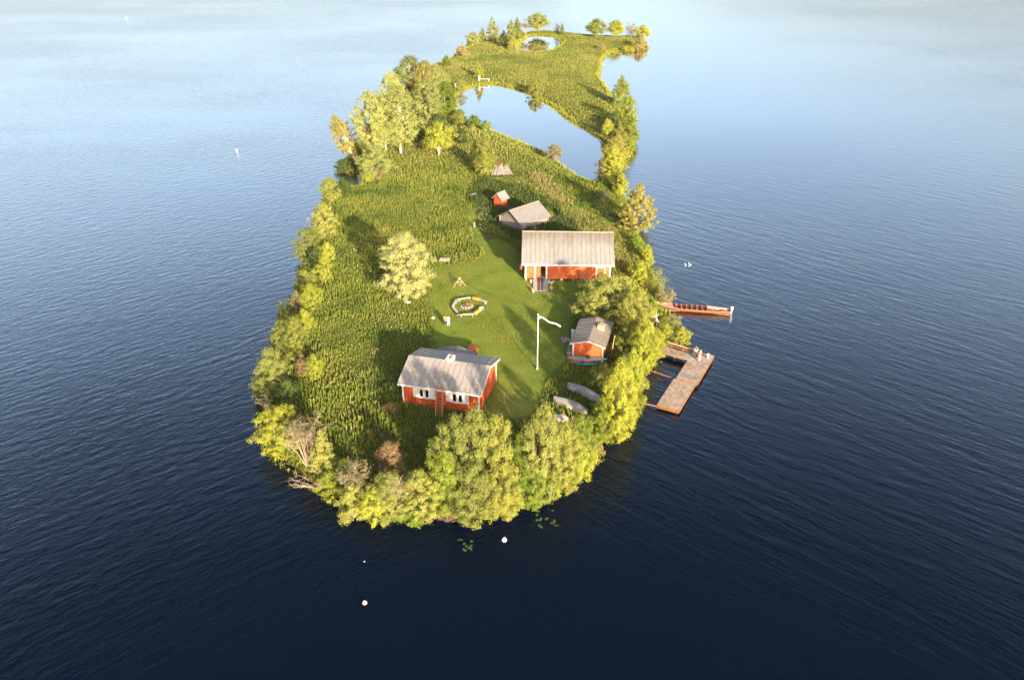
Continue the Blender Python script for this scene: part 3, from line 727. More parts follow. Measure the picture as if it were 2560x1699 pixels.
def hull(L, Bm, Dp, bowrise=.25, sternw=.1, keel=.0, n_=15, k=9, rocker=.12):
    """open shell along +X (stern 0 -> bow L), rim at z=Dp, rounded bottom"""
    rings = []
    for i in range(n_ + 1):
        t = i / n_; w = Bm / 2 * (sternw + (1 - sternw) * math.sin(math.pi * min(1, t * 1.0 if t > .5 else t)) ** .65) if False else Bm / 2 * max(0.03, (sternw if t < .5 else 0) * (1 - 2 * t if t < .5 else 0) + (1 - (sternw if t < .5 else 0) * (1 - 2 * t if t < .5 else 0)) * math.sin(math.pi * t) ** .6)
        zr = Dp + bowrise * abs(2 * t - 1) ** 2.5; zb = rocker * abs(2 * t - 1) ** 2
        ring = []
        for j in range(k):
            a = math.pi * j / (k - 1); y = -math.cos(a) * w; s = math.sin(a) ** .6
            ring.append((t * L, y, zr + (zb - zr) * s))
        rings.append(ring)
    return rings
def overturned(name, label, pa, pb, h, beam_w, mat):
    A, B = ground(*pa), ground(*pb); d = B - A; L = math.hypot(d.x, d.y)
    r = thing(name, label, 'boat', (A.x, A.y, min(A.z, B.z) + .28), math.atan2(d.y, d.x), 'overturned boats in the weeds')
    rg = [[(x, y, h + .3 - z) for x, y, z in ring] for ring in hull(L, beam_w, h, .22, .35)]
    MB().loft(rg).build('hull', mat, r, True)
    kp = [(ring[4][0], 0, ring[4][2] + .03) for ring in rg]
    MB().tube(kp, .035, 5).build('keel', mat, r)
    for j in (2, 3, 5, 6):                                             # plank laps
        MB().tube([Vector(ring[j]) + Vector((0, 0, .004)) for ring in rg], .016, 4).build('plank_lap', 'plank', r)
overturned('rowing_boat', 'upturned pale grey rowing boat, upper and larger of those in the weeds', (1420, 966), (1506, 1014), .55, 1.5, 'boatgrey')
overturned('rowing_boat', 'upturned grey rowing boat with dark seam, lower one in the weeds near the lawn', (1385, 1001), (1468, 1041), .52, 1.35, 'boatgrey')
overturned('rowing_boat', 'upturned boat mostly hidden behind the pointed willow, only a grey end showing', (1384, 1050), (1420, 1060), .42, 1.1, 'boatgrey')

def kayak(label, pa, pb, z, mat):
    A, B = W(*pa, z), W(*pb, z); d = Vector(B) - Vector(A); L = math.hypot(d.x, d.y)
    r = thing('kayak', label, 'kayak', (A[0], A[1], z - .18), math.atan2(d.y, d.x), 'kayaks in front of the sauna hut')
    rings = []
    for i in range(17):
        t = i / 16; w = .34 * max(.02, math.sin(math.pi * t) ** .75); hh = .17 * max(.05, math.sin(math.pi * t) ** .5); zc = .18 + .14 * abs(2 * t - 1) ** 3
        rings.append([(t * L, math.cos(a) * w, zc + math.sin(a) * hh) for a in [2 * math.pi * j / 10 for j in range(10)]])
    MB().loft(rings, True, 0, True).build('hull', mat, r, True)
    MB().lathe([(.27, 0), (.3, .04), (.24, .06)], 12, (L * .5, 0, .33)).build('cockpit_rim', 'blackplastic', r)
kayak('faded teal kayak closest to the sauna hut wall', (1420, 892), (1520, 899), 1.75, 'tealpale')
kayak('coral red kayak lying between the two teal kayaks', (1417, 896), (1496, 902), 1.55, 'coral')
kayak('bright teal kayak furthest from the sauna hut, end under bushes', (1417, 904), (1496, 911), 1.35, 'teal')
kr = thing('kayak_rack', 'low wooden rack under the kayaks by the sauna hut', 'rack', (0, 0, 0))
for px in ((1437, 903), (1488, 909)):
    q = ground(*px); MB().beam((q.x, q.y - .3, q.z + .1), (q.x + .25, q.y + 1.0, q.z + .38), .1, .1).build('bearer', 'plank', kr)
    MB().box(q.x - .05, q.x + .06, q.y - .3, q.y - .18, q.z - .1, q.z + .12).build('post', 'plank', kr)
    MB().box(q.x + .18, q.x + .3, q.y + .8, q.y + .92, q.z - .1, q.z + .33).build('post', 'plank', kr)

# --- flagpole with streamer
def flagpole():
    b = ground(1343, 923); h = height_to(b, 788)
    r = thing('flagpole', 'tall white flagpole with long white streamer in the middle of the lawn', 'flagpole', b)
    MB().tube([(0, 0, 0), (0, 0, h * .5), (0, 0, h)], [.07, .06, .045], 8).build('pole', 'white', r, True)
    MB().lathe([(.02, 0), (.1, .06), (.1, .12), (.02, .2)], 10, (0, 0, h)).build('finial', 'white', r, True)
    MB().box(-.13, .13, -.1, .1, 0, .35).build('foot', 'plank', r)
    pts = []; n_ = 22
    for i in range(n_ + 1):
        t = i / n_; x = 2.75 * t; z = h - .1 - 1.35 * t ** 1.1 + .11 * math.sin(11 * t) * t ** .5; y = .22 * math.sin(8 * t) * t ** .4
        w = (.36 * (1 - t * 5) + .12 * t * 5) if t < .2 else .12
        pts.append([(x, y, z), (x - .1 * t, y - .02, z - w)])
    MB().loft(pts).build('streamer', 'flag', r, True)
flagpole()

# --- fire circle
def bench(label, pa, pb, inset=.03):
    A, B = Vector(W(*pa, 1.52)), Vector(W(*pb, 1.52)); d = B - A; L = math.hypot(d.x, d.y)
    g0 = gz((A.x + B.x) / 2, (A.y + B.y) / 2)
    r = thing('bench', label, 'bench', (A.x, A.y, g0), math.atan2(d.y, d.x), 'benches round the fire pit')
    MB().box(inset, L - inset, -.17, .17, .37, .44).build('seat', 'benchwood', r)
    for x in (.28, L - .28):
        MB().box(x - .06, x + .06, -.13, .13, 0, .365).build('leg', 'newwood', r)
bn = 'bleached plank bench of the fire circle, '
bench(bn + 'far side left of the orange fleece', (1142, 748), (1177, 742))
bench(bn + 'upper left side', (1132.5, 764), (1141, 748.5))
bench(bn + 'lower left side', (1146, 783), (1132, 765))
bench(bn + 'near side, with dark jacket on its end', (1186, 783.5), (1148, 785))
bench(bn + 'near right side under two fleeces', (1207, 766), (1187, 782.5))
bench(bn + 'upper right side under an orange fleece', (1181, 741.5), (1217, 755))
def drape(name, label, cat, px, z, sx, sy, rz, mat, seed):
    p = W(*px, z); rn = random.Random(seed); k = 9; vs = []; fs = []
    for i in range(k):
        for j in range(k):
            u, v = i / (k - 1) * 2 - 1, j / (k - 1) * 2 - 1; e = rn.uniform(.8, 1.12); x, y = u * sx * e, v * sy * e
            zz = .03 + rn.uniform(0, .035) - max(0, abs(y) - .17) * .9 - max(0, abs(u) - .8) * .08
            vs.append((x, y if abs(y) < .19 else math.copysign(.19 + (abs(y) - .19) * .25, y), zz))
    for i in range(k - 1):
        for j in range(k - 1): a = i * k + j; fs.append((a, a + k, a + k + 1, a + 1))
    o = MB().add(vs, fs).build(name, mat, None, True); o.location = p; o.rotation_euler = (0, 0, rz)
    so_ = o.modifiers.new('thick', 'SOLIDIFY'); so_.thickness = .03; so_.offset = 1
    return tag(o, label, cat)
drape('fleece', 'orange fleece on the far right bench of the fire circle', 'fleece', (1191, 745), 1.53, .62, .42, -.55, 'orange', 1)
drape('fleece', 'orange fleece on the near right bench of the fire circle', 'fleece', (1194, 776.5), 1.53, .45, .45, .95, 'orange', 2)
drape('fleece', 'small white fleece beside the orange one at the fire circle gap', 'fleece', (1203, 769), 1.53, .25, .32, .9, 'fleece', 3)
drape('jacket', 'dark jacket lying on the near left corner of the bench circle', 'jacket', (1150, 784), 1.53, .38, .3, .1, 'mat', 4)
def firepit():
    b = ground(1167, 766); r = thing('fire_pit', 'round rusty fire pit with ash in the middle of the bench circle', 'fire pit', b)
    MB().lathe([(.5, 0), (.62, .12), (.62, .28), (.5, .28), (.44, .1), (.02, .06)], 16).build('bowl', 'rustpit', r, True)
    MB().lathe([(.44, 0), (.2, .06), (.02, .09)], 12, (0, 0, .1)).build('ash', 'ash', r)
    rn = random.Random(6)
    for i in range(3):
        a = i * 2.1; MB().tube([(math.cos(a) * .4, math.sin(a) * .4, .2), (-math.cos(a) * .1, -math.sin(a) * .1, .42)], .06, 6).build('log', 'bark', r)
    for i in range(11):
        a = i * 2 * math.pi / 11; o = MB().lathe([(.1, -.08), (.16, 0), (.12, .1), (.03, .13)], 7).build('stone', 'stone', r); o.location = (math.cos(a) * .78, math.sin(a) * .78, .06); o.rotation_euler = (0, 0, rn.uniform(0, 6))
firepit()
def aframe():
    a, b = ground(1133, 717), ground(1166, 716); t = (a + b) / 2; h = height_to(t, 693)
    r = thing('swing_frame', 'open wooden A-shaped swing frame on the sunny lawn above the fire circle', 'frame', t, math.atan2((b - a).y, (b - a).x))
    w = (b - a).length / 2; top = lambda s, y: (s * .12, y, h)
    for s in (-1, 1): MB().tube([(-s * w, 0, 0), (s * .14, .02 * s, h)], .055, 7).build('pole', 'newwood', r)
    MB().tube([(.0, .05, h - .12), (.25, 1.3, 0)], .05, 7).build('prop', 'newwood', r)
    z = h * .48; x = w * .52; MB().tube([(-x, -.07, z), (x, -.07, z)], .05, 7).build('crossbar', 'newwood', r)
    MB().box(-.3, .3, -.02, .18, .3, .34).build('seat', 'newwood', r)
    for s in (-1, 1): MB().tube([(s * .27, .08, .34), (s * .08, .06, h - .25)], .012, 4).build('rope', 'plank', r)
aframe()
def slat_table():
    b = ground(1112, 660); r = thing('slat_table', 'small grey slatted table at the edge of the tall grass above the lawn', 'table', b, -.08)
    for i in range(6): MB().hexa([(-.8 + i * .27, -.5, .72), (-.58 + i * .27, -.5, .72), (-.58 + i * .27, .5, .8), (-.8 + i * .27, .5, .8)], [(-.8 + i * .27, -.5, .76), (-.58 + i * .27, -.5, .76), (-.58 + i * .27, .5, .84), (-.8 + i * .27, .5, .84)]).build('slat', 'benchwood', r)
    for x in (-.7, .62):
        for y in (-.4, .4): MB().box(x, x + .08, y - .04, y + .04, -.05, .715).build('leg', 'orangewood', r)
slat_table()
def white_trestle():
    a = ground(1169, 496); b = ground(1192, 490); d = b - a
    r = thing('white_bench', 'slanted white plank bench in the grass left of the outhouse', 'bench', a, math.atan2(d.y, d.x)); L = d.length
    MB().box(0, L, -.16, .16, .55, .63).build('seat', 'benchwood', r)
    for x in (.12, L - .22): MB().box(x, x + .1, -.12, .12, -.05, .545).build('leg', 'benchwood', r)
    MB().beam((.2, -.05, .1), (L - .2, -.05, .5), .06, .08).build('brace', 'white', r)
white_trestle()
def plank_pile():
    c = ground(1255, 437); rn = random.Random(12); r = thing('plank_pile', 'fan of fallen grey boards beside the cone-shaped tree near the pond', 'planks', c, .1)
    for i in range(13):
        x = -1.9 + i * .32; L = rn.uniform(2.4, 3.6); lean = rn.uniform(.5, .95)
        MB().beam((x * 1.1, 0 + rn.uniform(-.3, .1), .05), (x * .62 + rn.uniform(-.1, .1), L, lean + .2), .24, .035).build('board', 'plank', r)
    MB().tube([(-1.5, 1.6, .42), (1.6, 1.7, .45)], .09, 6).build('log', 'greylog', r)
plank_pile()
def xpoles():
    b = ground(1455, 715); r = thing('crossed_poles', 'two thin crossed poles leaning before the barn wall', 'poles', b); h = height_to(b, 681)
    MB().tube([(-.65, -.1, 0), (.35, .3, h)], .04, 6).build('pole', 'plank', r); MB().tube([(.8, .1, 0), (-.28, .36, h)], .04, 6).build('pole', 'plank', r)
xpoles()
def bucket(label, px, r0, r1, h, mat, plant=None):
    b = ground(*px); o = thing('bucket', label, 'bucket', b)
    MB().lathe([(r0, 0), (r1, h), (r1 + .015, h), (r1 - .02, h - .02), (r0 - .02, .03)], 12).build('pail', mat, o, True)
    MB().tube([(-r1, 0, h - .02), (-r1 * .6, 0, h + .1), (r1 * .6, 0, h + .1), (r1, 0, h - .02)], .012, 5).build('handle', 'plank', o)
bucket('white bucket left of the barn ramp under the wall', (1327.5, 707), .16, .22, .42, 'bucket')
bucket('white bucket right of the barn ramp, left of the three', (1374, 711), .17, .23, .45, 'bucket')
bucket('white bucket right of the barn ramp, in front of the three', (1379, 714), .16, .22, .4, 'bucket')
bucket('white bucket right of the barn ramp, rightmost of the three', (1382.5, 710), .17, .22, .42, 'bucket')
bucket('white bucket by the left corner of the barn', (1301.5, 672), .16, .22, .4, 'bucket')
def flowerpot(label, px, mat):
    b = ground(*px); o = thing('flower_pot', label, 'flower pot', b)
    MB().lathe([(.14, 0), (.2, .34), (.22, .34), (.22, .4), (.17, .38)], 12).build('pot', mat, o, True)
    rn = random.Random(px[0]); mb = MB()
    for i in range(40):
        c = Vector((rn.gauss(0, .13), rn.gauss(0, .13), .5 + rn.gauss(0, .1))); u = Vector((rn.uniform(-1, 1), rn.uniform(-1, 1), rn.uniform(-.5, 1))).normalized() * .07; v = u.orthogonal().normalized() * .05
        mb.add([c - u - v, c + u - v, c + u + v, c - u + v], [(0, 1, 2, 3)])
    mb.build('blooms', 'orange', o)
flowerpot('white pot of orange flowers at the left foot of the barn ramp', (1333, 731), 'bucket')
flowerpot('white pot of orange flowers at the right foot of the barn ramp', (1378, 727), 'bucket')
hb = Vector((1.45, 109.0, 2.2)); hr = thing('red_float', 'dark red float hanging on the left end of the barn', 'float', hb)
MB().lathe([(.03, 0), (.2, .15), (.23, .4), (.2, .65), (.05, .8)], 12).build('body', 'c_red', hr, True); MB().tube([(0, 0, .8), (0, 0, 1.5)], .015, 5).build('rope', 'plank', hr)
rb = ground(1181, 878); rb.y = 86.7; rb.x = -4.95
rt = thing('red_table', 'red painted table standing behind the grey porch roof of the cottage', 'table', rb, -.1)
for i in range(5): MB().box(-.55 + i * .222, -.55 + i * .222 + .21, -.6, .6, .72, .77).build('board', 'red2', rt)
MB().box(-.5, .5, -.55, .55, .6, .715).build('apron', 'red2', rt)
for x in (-.48, .4):
    for y in (-.52, .44): MB().box(x, x + .08, y, y + .08, 0, .6).build('leg', 'red', rt)
pp = ground(1529, 893); pr_ = thing('leaning_pole', 'single pale pole leaning upright in the bushes right of the sauna hut', 'pole', pp)
MB().tube([(-.1, 0, 0), (.25, .4, height_to(pp, 842))], [.06, .045], 7).build('shaft', 'newwood', pr_)
pb = ground(1186, 568); bo = thing('marker_post', 'short pinkish post beside the narrow mown path', 'post', pb)
MB().box(-.12, .12, -.12, .12, 0, .75).build('shaft', 'plank', bo); MB().lathe([(.17, 0), (.14, .06), (.02, .12)], 4, (0, 0, .752)).build('cap', 'plank', bo)
pb = ground(1083, 801); bo = thing('white_stool', 'small white stool at the lawn edge left of the couple', 'stool', pb)
MB().lathe([(.24, .4), (.26, .43), (.26, .47), (.2, .48)], 12).build('seat', 'white', bo)
for a in (0.3, 2.4, 4.5): MB().tube([(math.cos(a) * .26, math.sin(a) * .26, 0), (math.cos(a) * .15, math.sin(a) * .15, .4)], .035, 6).build('leg', 'orangewood', bo)
heap('boulder', 'single pale boulder in the tall grass below the pale bushy tree', 'boulder', (1019, 757), 2, .12, 'stone', .5)

# --- tripod of bare poles by the shore
def tripod():
    b = ground(1643, 822); r = thing('pole_tripod', 'bundle of bare poles stacked as a tripod among the shore bushes near the boat', 'poles', b)
    rn = random.Random(3)
    for i in range(6):
        a = i * 1.05 + .3; MB().tube([(math.cos(a) * 1.0, math.sin(a) * .8, 0), (-math.cos(a) * .35 - .3, -math.sin(a) * .3 + .3, rn.uniform(1.9, 2.5))], [.055, .04], 6).build('pole', 'benchwood', r)
    MB().tube([(.5, -.2, .2), (-1.6, 1.2, 2.6)], [.06, .045], 6).build('pole', 'benchwood', r)
tripod()
q = ground(1643, 846); rd = thing('cable_drum', 'rusty brown round drum top among the shore bushes above the jetty', 'drum', q)
MB().lathe([(.75, 0), (.75, .08), (.05, .09)], 18, (0, 0, .75)).build('disc', 'rustpit', rd); MB().lathe([(.4, 0), (.4, .67)], 14, (0, 0, .075)).build('core', 'orangewood', rd); MB().lathe([(.75, 0), (.75, .07)], 18).build('disc', 'rustpit', rd)

# --- jetty
def jetty():
    Z = .6; nl = Vector(W(1643, 1010, Z)[:2]); d = Vector((.468, .884)).normalized(); s = Vector((d.y, -d.x)); wd = 2.62
    r = thing('floating_jetty', 'brown plank jetty in two sections on the dark water beside the island', 'jetty', (nl.x, nl.y, 0), math.atan2(s.y, s.x))
    rn = random.Random(21)                                          # local x across, y along
    for sec, (y0, y1, x0, zz) in enumerate(((0, 6.25, 0, Z), (6.35, 13.55, .25, Z + .14))):
        part = MB().box(x0 + .05, x0 + wd - .05, y0 + .05, y1 - .05, .05, zz - .06).build('float', 'blackplastic', r)
        k = int((y1 - y0) / .24); w = (y1 - y0) / k
        dk = thing_part('deck', r)
        for i in range(k):
            MB().box(x0, x0 + wd, y0 + i * w + .012, y0 + (i + 1) * w - .012, zz - .05 + rn.uniform(0, .008), zz + rn.uniform(0, .012)).build('plank', 'dockwood', dk)
        for x in (x0 - .06, x0 + wd + .01): MB().box(x, x + .05, y0, y1, zz - .3, zz - .02).build('side_beam', 'orangewood', r)
        MB().box(x0, x0 + wd, y0 - .06, y0 - .012, zz - .28, zz - .01).build('end_beam', 'orangewood', r)
    MB().box(.0, wd, -.14, -.07, .2, .3).build('end_beam', 'orangewood', r)
    for x in (.1, 1.3, 2.5): MB().box(x - .05, x + .05, -.16, -.07, .3, .55).build('strut', 'orangewood', r)
    st = thing_part('step', r)
    for i in range(12): MB().box(.3 + i * .21, .3 + i * .21 + .1, 6.5, 7.5, Z + .155, Z + .22).build('slat', 'dockgrey', st)
    MB().lathe([(.14, 0), (.14, .45), (.19, .47), (.17, .58), (.03, .62)], 10, (2.3, 12.6, Z + .155)).build('bollard', 'bucket', r, True)
    return r, nl, d, s
jr, jnl, jd, jsd = jetty()
def gangway():
    A = Vector(W(1660, 883, .7)[:2]); B = Vector(W(1724, 902, .7)[:2]); d = B - A; L = d.length + .3
    r = thing('gangway', 'plank gangway with long orange-brown bench rail joining shore and jetty', 'gangway', (A.x, A.y, 0), math.atan2(d.y, d.x))
    A2 = -1.3; k = int((L - A2) / .24); w = (L - A2) / k
    for i in range(k): MB().box(A2 + i * w + .012, A2 + (i + 1) * w - .012, 0, 1.55, .74, .80).build('plank', 'dockwood' if i < k - 5 else 'dockgrey', r)
    for y in (.05, 1.4): MB().box(A2, L, y, y + .1, .56, .735).build('bearer', 'orangewood', r)
    L2 = L - .1
    MB().box(-.2, L2, 1.42, 1.72, 1.5, 1.57).build('top_rail', 'newwood', r); MB().box(-.2, L2, 1.44, 1.5, 1.1, 1.22).build('rail', 'orangewood', r)
    MB().box(-.2, L2, 1.5, 1.56, 1.36, 1.495).build('rail', 'orangewood', r)
    for i in range(3): x = .3 + i * (L2 - .45) / 2; MB().box(x, x + .11, 1.51, 1.62, .3, 1.5).build('post', 'orangewood', r)
    for x in (A2 + .3, 1.2): MB().tube([(x, .7, -1.5), (x, .7, .56)], .09, 8).build('pile', 'bark', r)
gangway()
def boom(label, a, b):
    A, B = Vector(W(*a, .42)), Vector(W(*b, .42)); r = thing('mooring_boom', label, 'boom', A); MB().tube([(0, 0, 0), B - A], .075, 7).build('spar', 'orangewood', r)
    MB().lathe([(.11, 0), (.11, .1)], 8, tuple(B - A - Vector((0, 0, .05)))).build('collar', 'blackplastic', r)
boom('upper orange-brown spar from the bushes to the jetty', (1625, 926), (1680, 944))
boom('lower orange-brown spar from the bushes to the near jetty end', (1572, 1000), (1646, 1016))

# --- long river boat
def riverboat():
    A, B = Vector(W(1824, 782, .1)), Vector(W(1633, 768, .1)); d = B - A; L = math.hypot(d.x, d.y)
    r = thing('river_boat', 'long narrow wooden river boat with red seats and outboard motor, moored at the shore', 'boat', (A.x, A.y, -.08), math.atan2(d.y, d.x))
    n_, k = 26, 9; outer = []; inner = []
    for i in range(n_ + 1):
        t = i / n_; w = .78 * (min(1, .62 + t * 1.6) if t < .3 else 1.0 if t < .55 else max(.02, 1 - ((t - .55) / .45) ** 1.9))
        zr = .58 + .55 * max(0, (t - .62) / .38) ** 2; zb = .02 + .62 * max(0, (t - .7) / .3) ** 1.8
        for lst, off in ((outer, 0), (inner, .045)):
            ww = max(.01, w - off); lst.append([(t * L, -math.cos(math.pi * j / (k - 1)) * ww, zr + (zb + off - zr) * min(1, math.sin(math.pi * j / (k - 1)) ** .55)) for j in range(k)])
    MB().loft(outer).build('hull', 'boatbrown', r, True)
    MB().loft([list(reversed(q)) for q in inner]).build('lining', 'boatin', r, True)
    tr = outer[0]; MB().add(tr, [tuple(range(k))]).build('transom', 'boatbrown', r)
    for s in (0, k - 1): MB().tube([q[s] for q in outer], .045, 6).build('gunwale', 'ladder', r)
    MB().box(.06, L * .8, -.5, .5, .1, .14).build('floor_boards', 'boatin', r)
    for i in range(7):
        x = L * (.27 + i * .068); st = thing_part('seat', r)
        MB().box(x - .2, x + .18, -.68, .68, .34, .39).build('bench_board', 'boatred', st)
        MB().hexa([(x + .15, -.66, .39), (x + .2, -.66, .39), (x + .2, .66, .39), (x + .15, .66, .39)], [(x + .32, -.6, .86), (x + .36, -.6, .86), (x + .36, .6, .86), (x + .32, .6, .86)]).build('backrest', 'boatred', st)
        MB().box(x - .02, x + .02, -.6, .6, .14, .335).build('support', 'boatred', st)
    MB().box(L * .72, L * .74, -.6, .6, .5, .58).build('thwart', 'boatin', r); MB().box(L * .2, L * .21, -.7, .7, .45, .53).build('thwart', 'boatin', r)
    MB().box(L * .745, L * .86, -.42, .42, .62, .66).build('fore_deck', 'boatin', r)
    MB().add([outer[-1][0], outer[-1][-1], (L + .02, 0, 1.45), (L - .15, 0, .7)], [(0, 1, 2), (0, 2, 3), (1, 3, 2)]).build('stem_post', 'mint', r)
    m_ = thing_part('outboard_motor', r)
    MB().lathe([(.12, 0), (.2, .05), (.22, .25), (.18, .42), (.06, .48)], 12, (-.22, 0, .72)).build('cowling', 'bucket', m_, True)
    MB().box(-.3, -.16, -.06, .06, -.35, .72).build('shaft', 'bucket', m_); MB().box(-.12, -.02, -.12, .12, .38, .66).build('bracket', 'blackplastic', m_)
    MB().tube([(-.1, 0, .85), (.35, .1, .9)], .03, 6).build('tiller', 'blackplastic', m_)
    return r, A, d.normalized(), Vector((-d.normalized().y, d.normalized().x, 0)), L
br, bA, bd, bs, bL = riverboat()
def can(label, t, side, mat, w=.2, h=.3, z=.06):
    p = bA + bd * (bL * t) + bs * side; r = thing('fuel_can', label, 'can', (p.x, p.y, z), math.atan2(bd.y, bd.x))
    b = MB().hexa([(-w, -.13, 0), (w, -.13, 0), (w, .13, 0), (-w, .13, 0)], [(-w * .85, -.11, h), (w * .85, -.11, h), (w * .85, .11, h), (-w * .85, .11, h)]); b.build('body', mat, r)
    MB().tube([(-w * .6, 0, h - .01), (-w * .5, 0, h + .07), (w * .4, 0, h + .07), (w * .5, 0, h - .01)], .02, 5).build('handle', mat, r); MB().lathe([(.04, 0), (.04, .06)], 8, (w * .7, 0, h - .005)).build('cap', 'blackplastic', r)
can('orange-red fuel can at the stern of the river boat, next to the motor', .075, -.1, 'canred', .28, .36)
can('red fuel can between the last seats of the river boat', .215, .2, 'canred', .24, .32)
can('black can near the stern of the river boat', .15, .1, 'blackplastic', .2, .34)

# --- people
def skinmesh(name, joints, edges, mat, parent, sub=1):
    me = bpy.data.meshes.new(name); me.from_pydata([j[:3] for j in joints], edges, []); me.materials.append(M[mat])
    o = link(name, me, parent)
    s = o.modifiers.new('skin', 'SKIN'); s.use_smooth_shade = True
    for i, j in enumerate(joints):
        rr = j[3]; me.skin_vertices[0].data[i].radius = (rr, rr) if not isinstance(rr, tuple) else rr
    me.skin_vertices[0].data[0].use_root = True
    b = o.modifiers.new('sub', 'SUBSURF'); b.levels = sub; b.render_levels = sub
    return o
def person(label, loc, rz, top, legs, hair, h=1.72, arms='down'):
    r = thing('person', label, 'person', loc, rz); k = h / 1.72
    sx = .19; hz, shz = .90, 1.40
    J = [(0, 0, hz, (.15, .10)), (0, 0, 1.15, (.13, .09)), (0, 0, shz - .03, (.16, .10)), (0, 0, 1.48, .055), (0, .0, 1.56, .075), (0, .02, 1.645, .095), (0, .01, 1.72, .06)]
    Ed = [(i, i + 1) for i in range(6)]
    for s in (-1, 1):
        hip = len(J); J += [(s * .09, 0, hz - .06, .085), (s * .1, .02, .48, .06), (s * .1, -.02, .09, .042), (s * .11, .13, .035, .035)]
        Ed += [(0, hip), (hip, hip + 1), (hip + 1, hip + 2), (hip + 2, hip + 3)]
        sh = len(J)
        if arms == 'up' and s == 1: el, wr = (s * .26, .22, 1.42), (s * .14, .30, 1.62)
        elif arms == 'up': el, wr = (s * .26, .2, 1.3), (s * .12, .3, 1.55)
        elif arms == 'hold': el, wr = (s * .25, .08, 1.14), (s * .12, .28, 1.22)
        else: el, wr = (s * .25, -.02, 1.13), (s * .27, .05, .88)
        J += [(s * sx, 0, shz, .06), (*el, .046), (*wr, .033)]
        Ed += [(2, sh), (sh, sh + 1), (sh + 1, sh + 2)]
        w_ = Vector(wr); dirn = (w_ - Vector(el)).normalized(); pl = len(J)
        J.append((*(w_ + dirn * .07), .03)); Ed.append((sh + 2, pl))
        side = dirn.cross(Vector((0, 1, .2))).normalized()
        for fgr, (o_, ln) in enumerate(((-.03, .055), (-.01, .065), (.01, .06), (.03, .045))):
            q = w_ + dirn * (.075 + ln) + side * o_ * 1.2 + Vector((0, .015, 0)); J.append((*q, .009)); Ed.append((pl, len(J) - 1))
        q = w_ + dirn * .05 + side * .06; J.append((*q, .011)); Ed.append((sh + 2, len(J) - 1))
    J = [(a * k, b * k, c * k, tuple(x * k for x in d_) if isinstance(d_, tuple) else d_ * k) for a, b, c, d_ in J]
    skinmesh('body', J, Ed, 'skin', r)
    G = lambda q, e=1.22: tuple(x * e for x in q) if isinstance(q, tuple) else q * e
    jt = [J[2], J[1], (0, 0, .86 * k, (.165 * k, .12 * k))]; je = [(0, 1), (1, 2)]
    for s in (0, 1):
        b0 = 7 + s * 12 + 4; i0 = len(jt); jt += [J[b0], J[b0 + 1], tuple(.7 * a + .3 * b for a, b in zip(J[b0 + 1][:3], J[b0 + 2][:3])) + (.045 * k,) if False else tuple(.15 * a + .85 * b for a, b in zip(J[b0 + 1][:3], J[b0 + 2][:3])) + (.036 * k,)]
        je += [(0, i0), (i0, i0 + 1), (i0 + 1, i0 + 2)]
    skinmesh('jacket', [(a, b, c, G(d_)) for a, b, c, d_ in jt], je, top, r)
    jl = [(0, 0, .93 * k, (.155 * k, .11 * k))]; le = []
    for s in (0, 1):
        b0 = 7 + s * 12; i0 = len(jl); jl += [J[b0], J[b0 + 1], tuple(J[b0 + 2][:2]) + (.1 * k, .05 * k)]; le += [(0, i0), (i0, i0 + 1), (i0 + 1, i0 + 2)]
    skinmesh('trousers', [(a, b, c, G(d_)) for a, b, c, d_ in jl], le, legs, r)
    hm = MB(); rings = []
    for i in range(7):
        f = i / 6 * 1.75; rr = .108 * math.sin(max(.15, f)) * k; rings.append([(math.cos(t) * rr, (-.02 + math.sin(t) * rr * 1.1 - (.03 if f > 1.2 else 0)) * 1, (1.645 + .115 * math.cos(f)) * k) for t in [2 * math.pi * j / 12 for j in range(12)]])
    hm.loft(rings, True, 0, True); hm.build('hair', hair, r, True)
    fm = MB()
    for s in (-1, 1): fm.lathe([(.004, 0), (.012, .006), (.004, .012)], 6, (s * .034 * k, .103 * k, 1.655 * k))
    fm.build('eyes', 'black', r)
    fn = MB().hexa([(-.014, .1, 1.61), (.014, .1, 1.61), (.014, .13, 1.615), (-.014, .13, 1.615)], [(-.008, .1, 1.655), (.008, .1, 1.655), (.006, .108, 1.655), (-.006, .108, 1.655)]); fn.v = [(a * k, b * k, c * k) for a, b, c in fn.v]; fn.build('nose', 'skin', r)
    return r
g1 = ground(1113, 814); person('person in red top and dark trousers standing on the shaded lawn', g1, .3, 'c_red', 'c_dark', 'hair', 1.6, 'hold')
g2 = ground(1121, 816); person('person in pale top and light blue trousers standing on the shaded lawn', g2, .1, 'c_beige', 'c_blue', 'hair', 1.74, 'hold')
d1 = W(1740, 898, .76); person('person in white top and dark trousers, arms raised, on the jetty', d1, .5, 'c_white', 'c_dark', 'ladder', 1.66, 'up')
d2 = W(1748, 903, .76); person('person in red jacket and pale trousers on the jetty', d2, .4, 'c_red', 'c_blue', 'ladder', 1.68, 'hold')

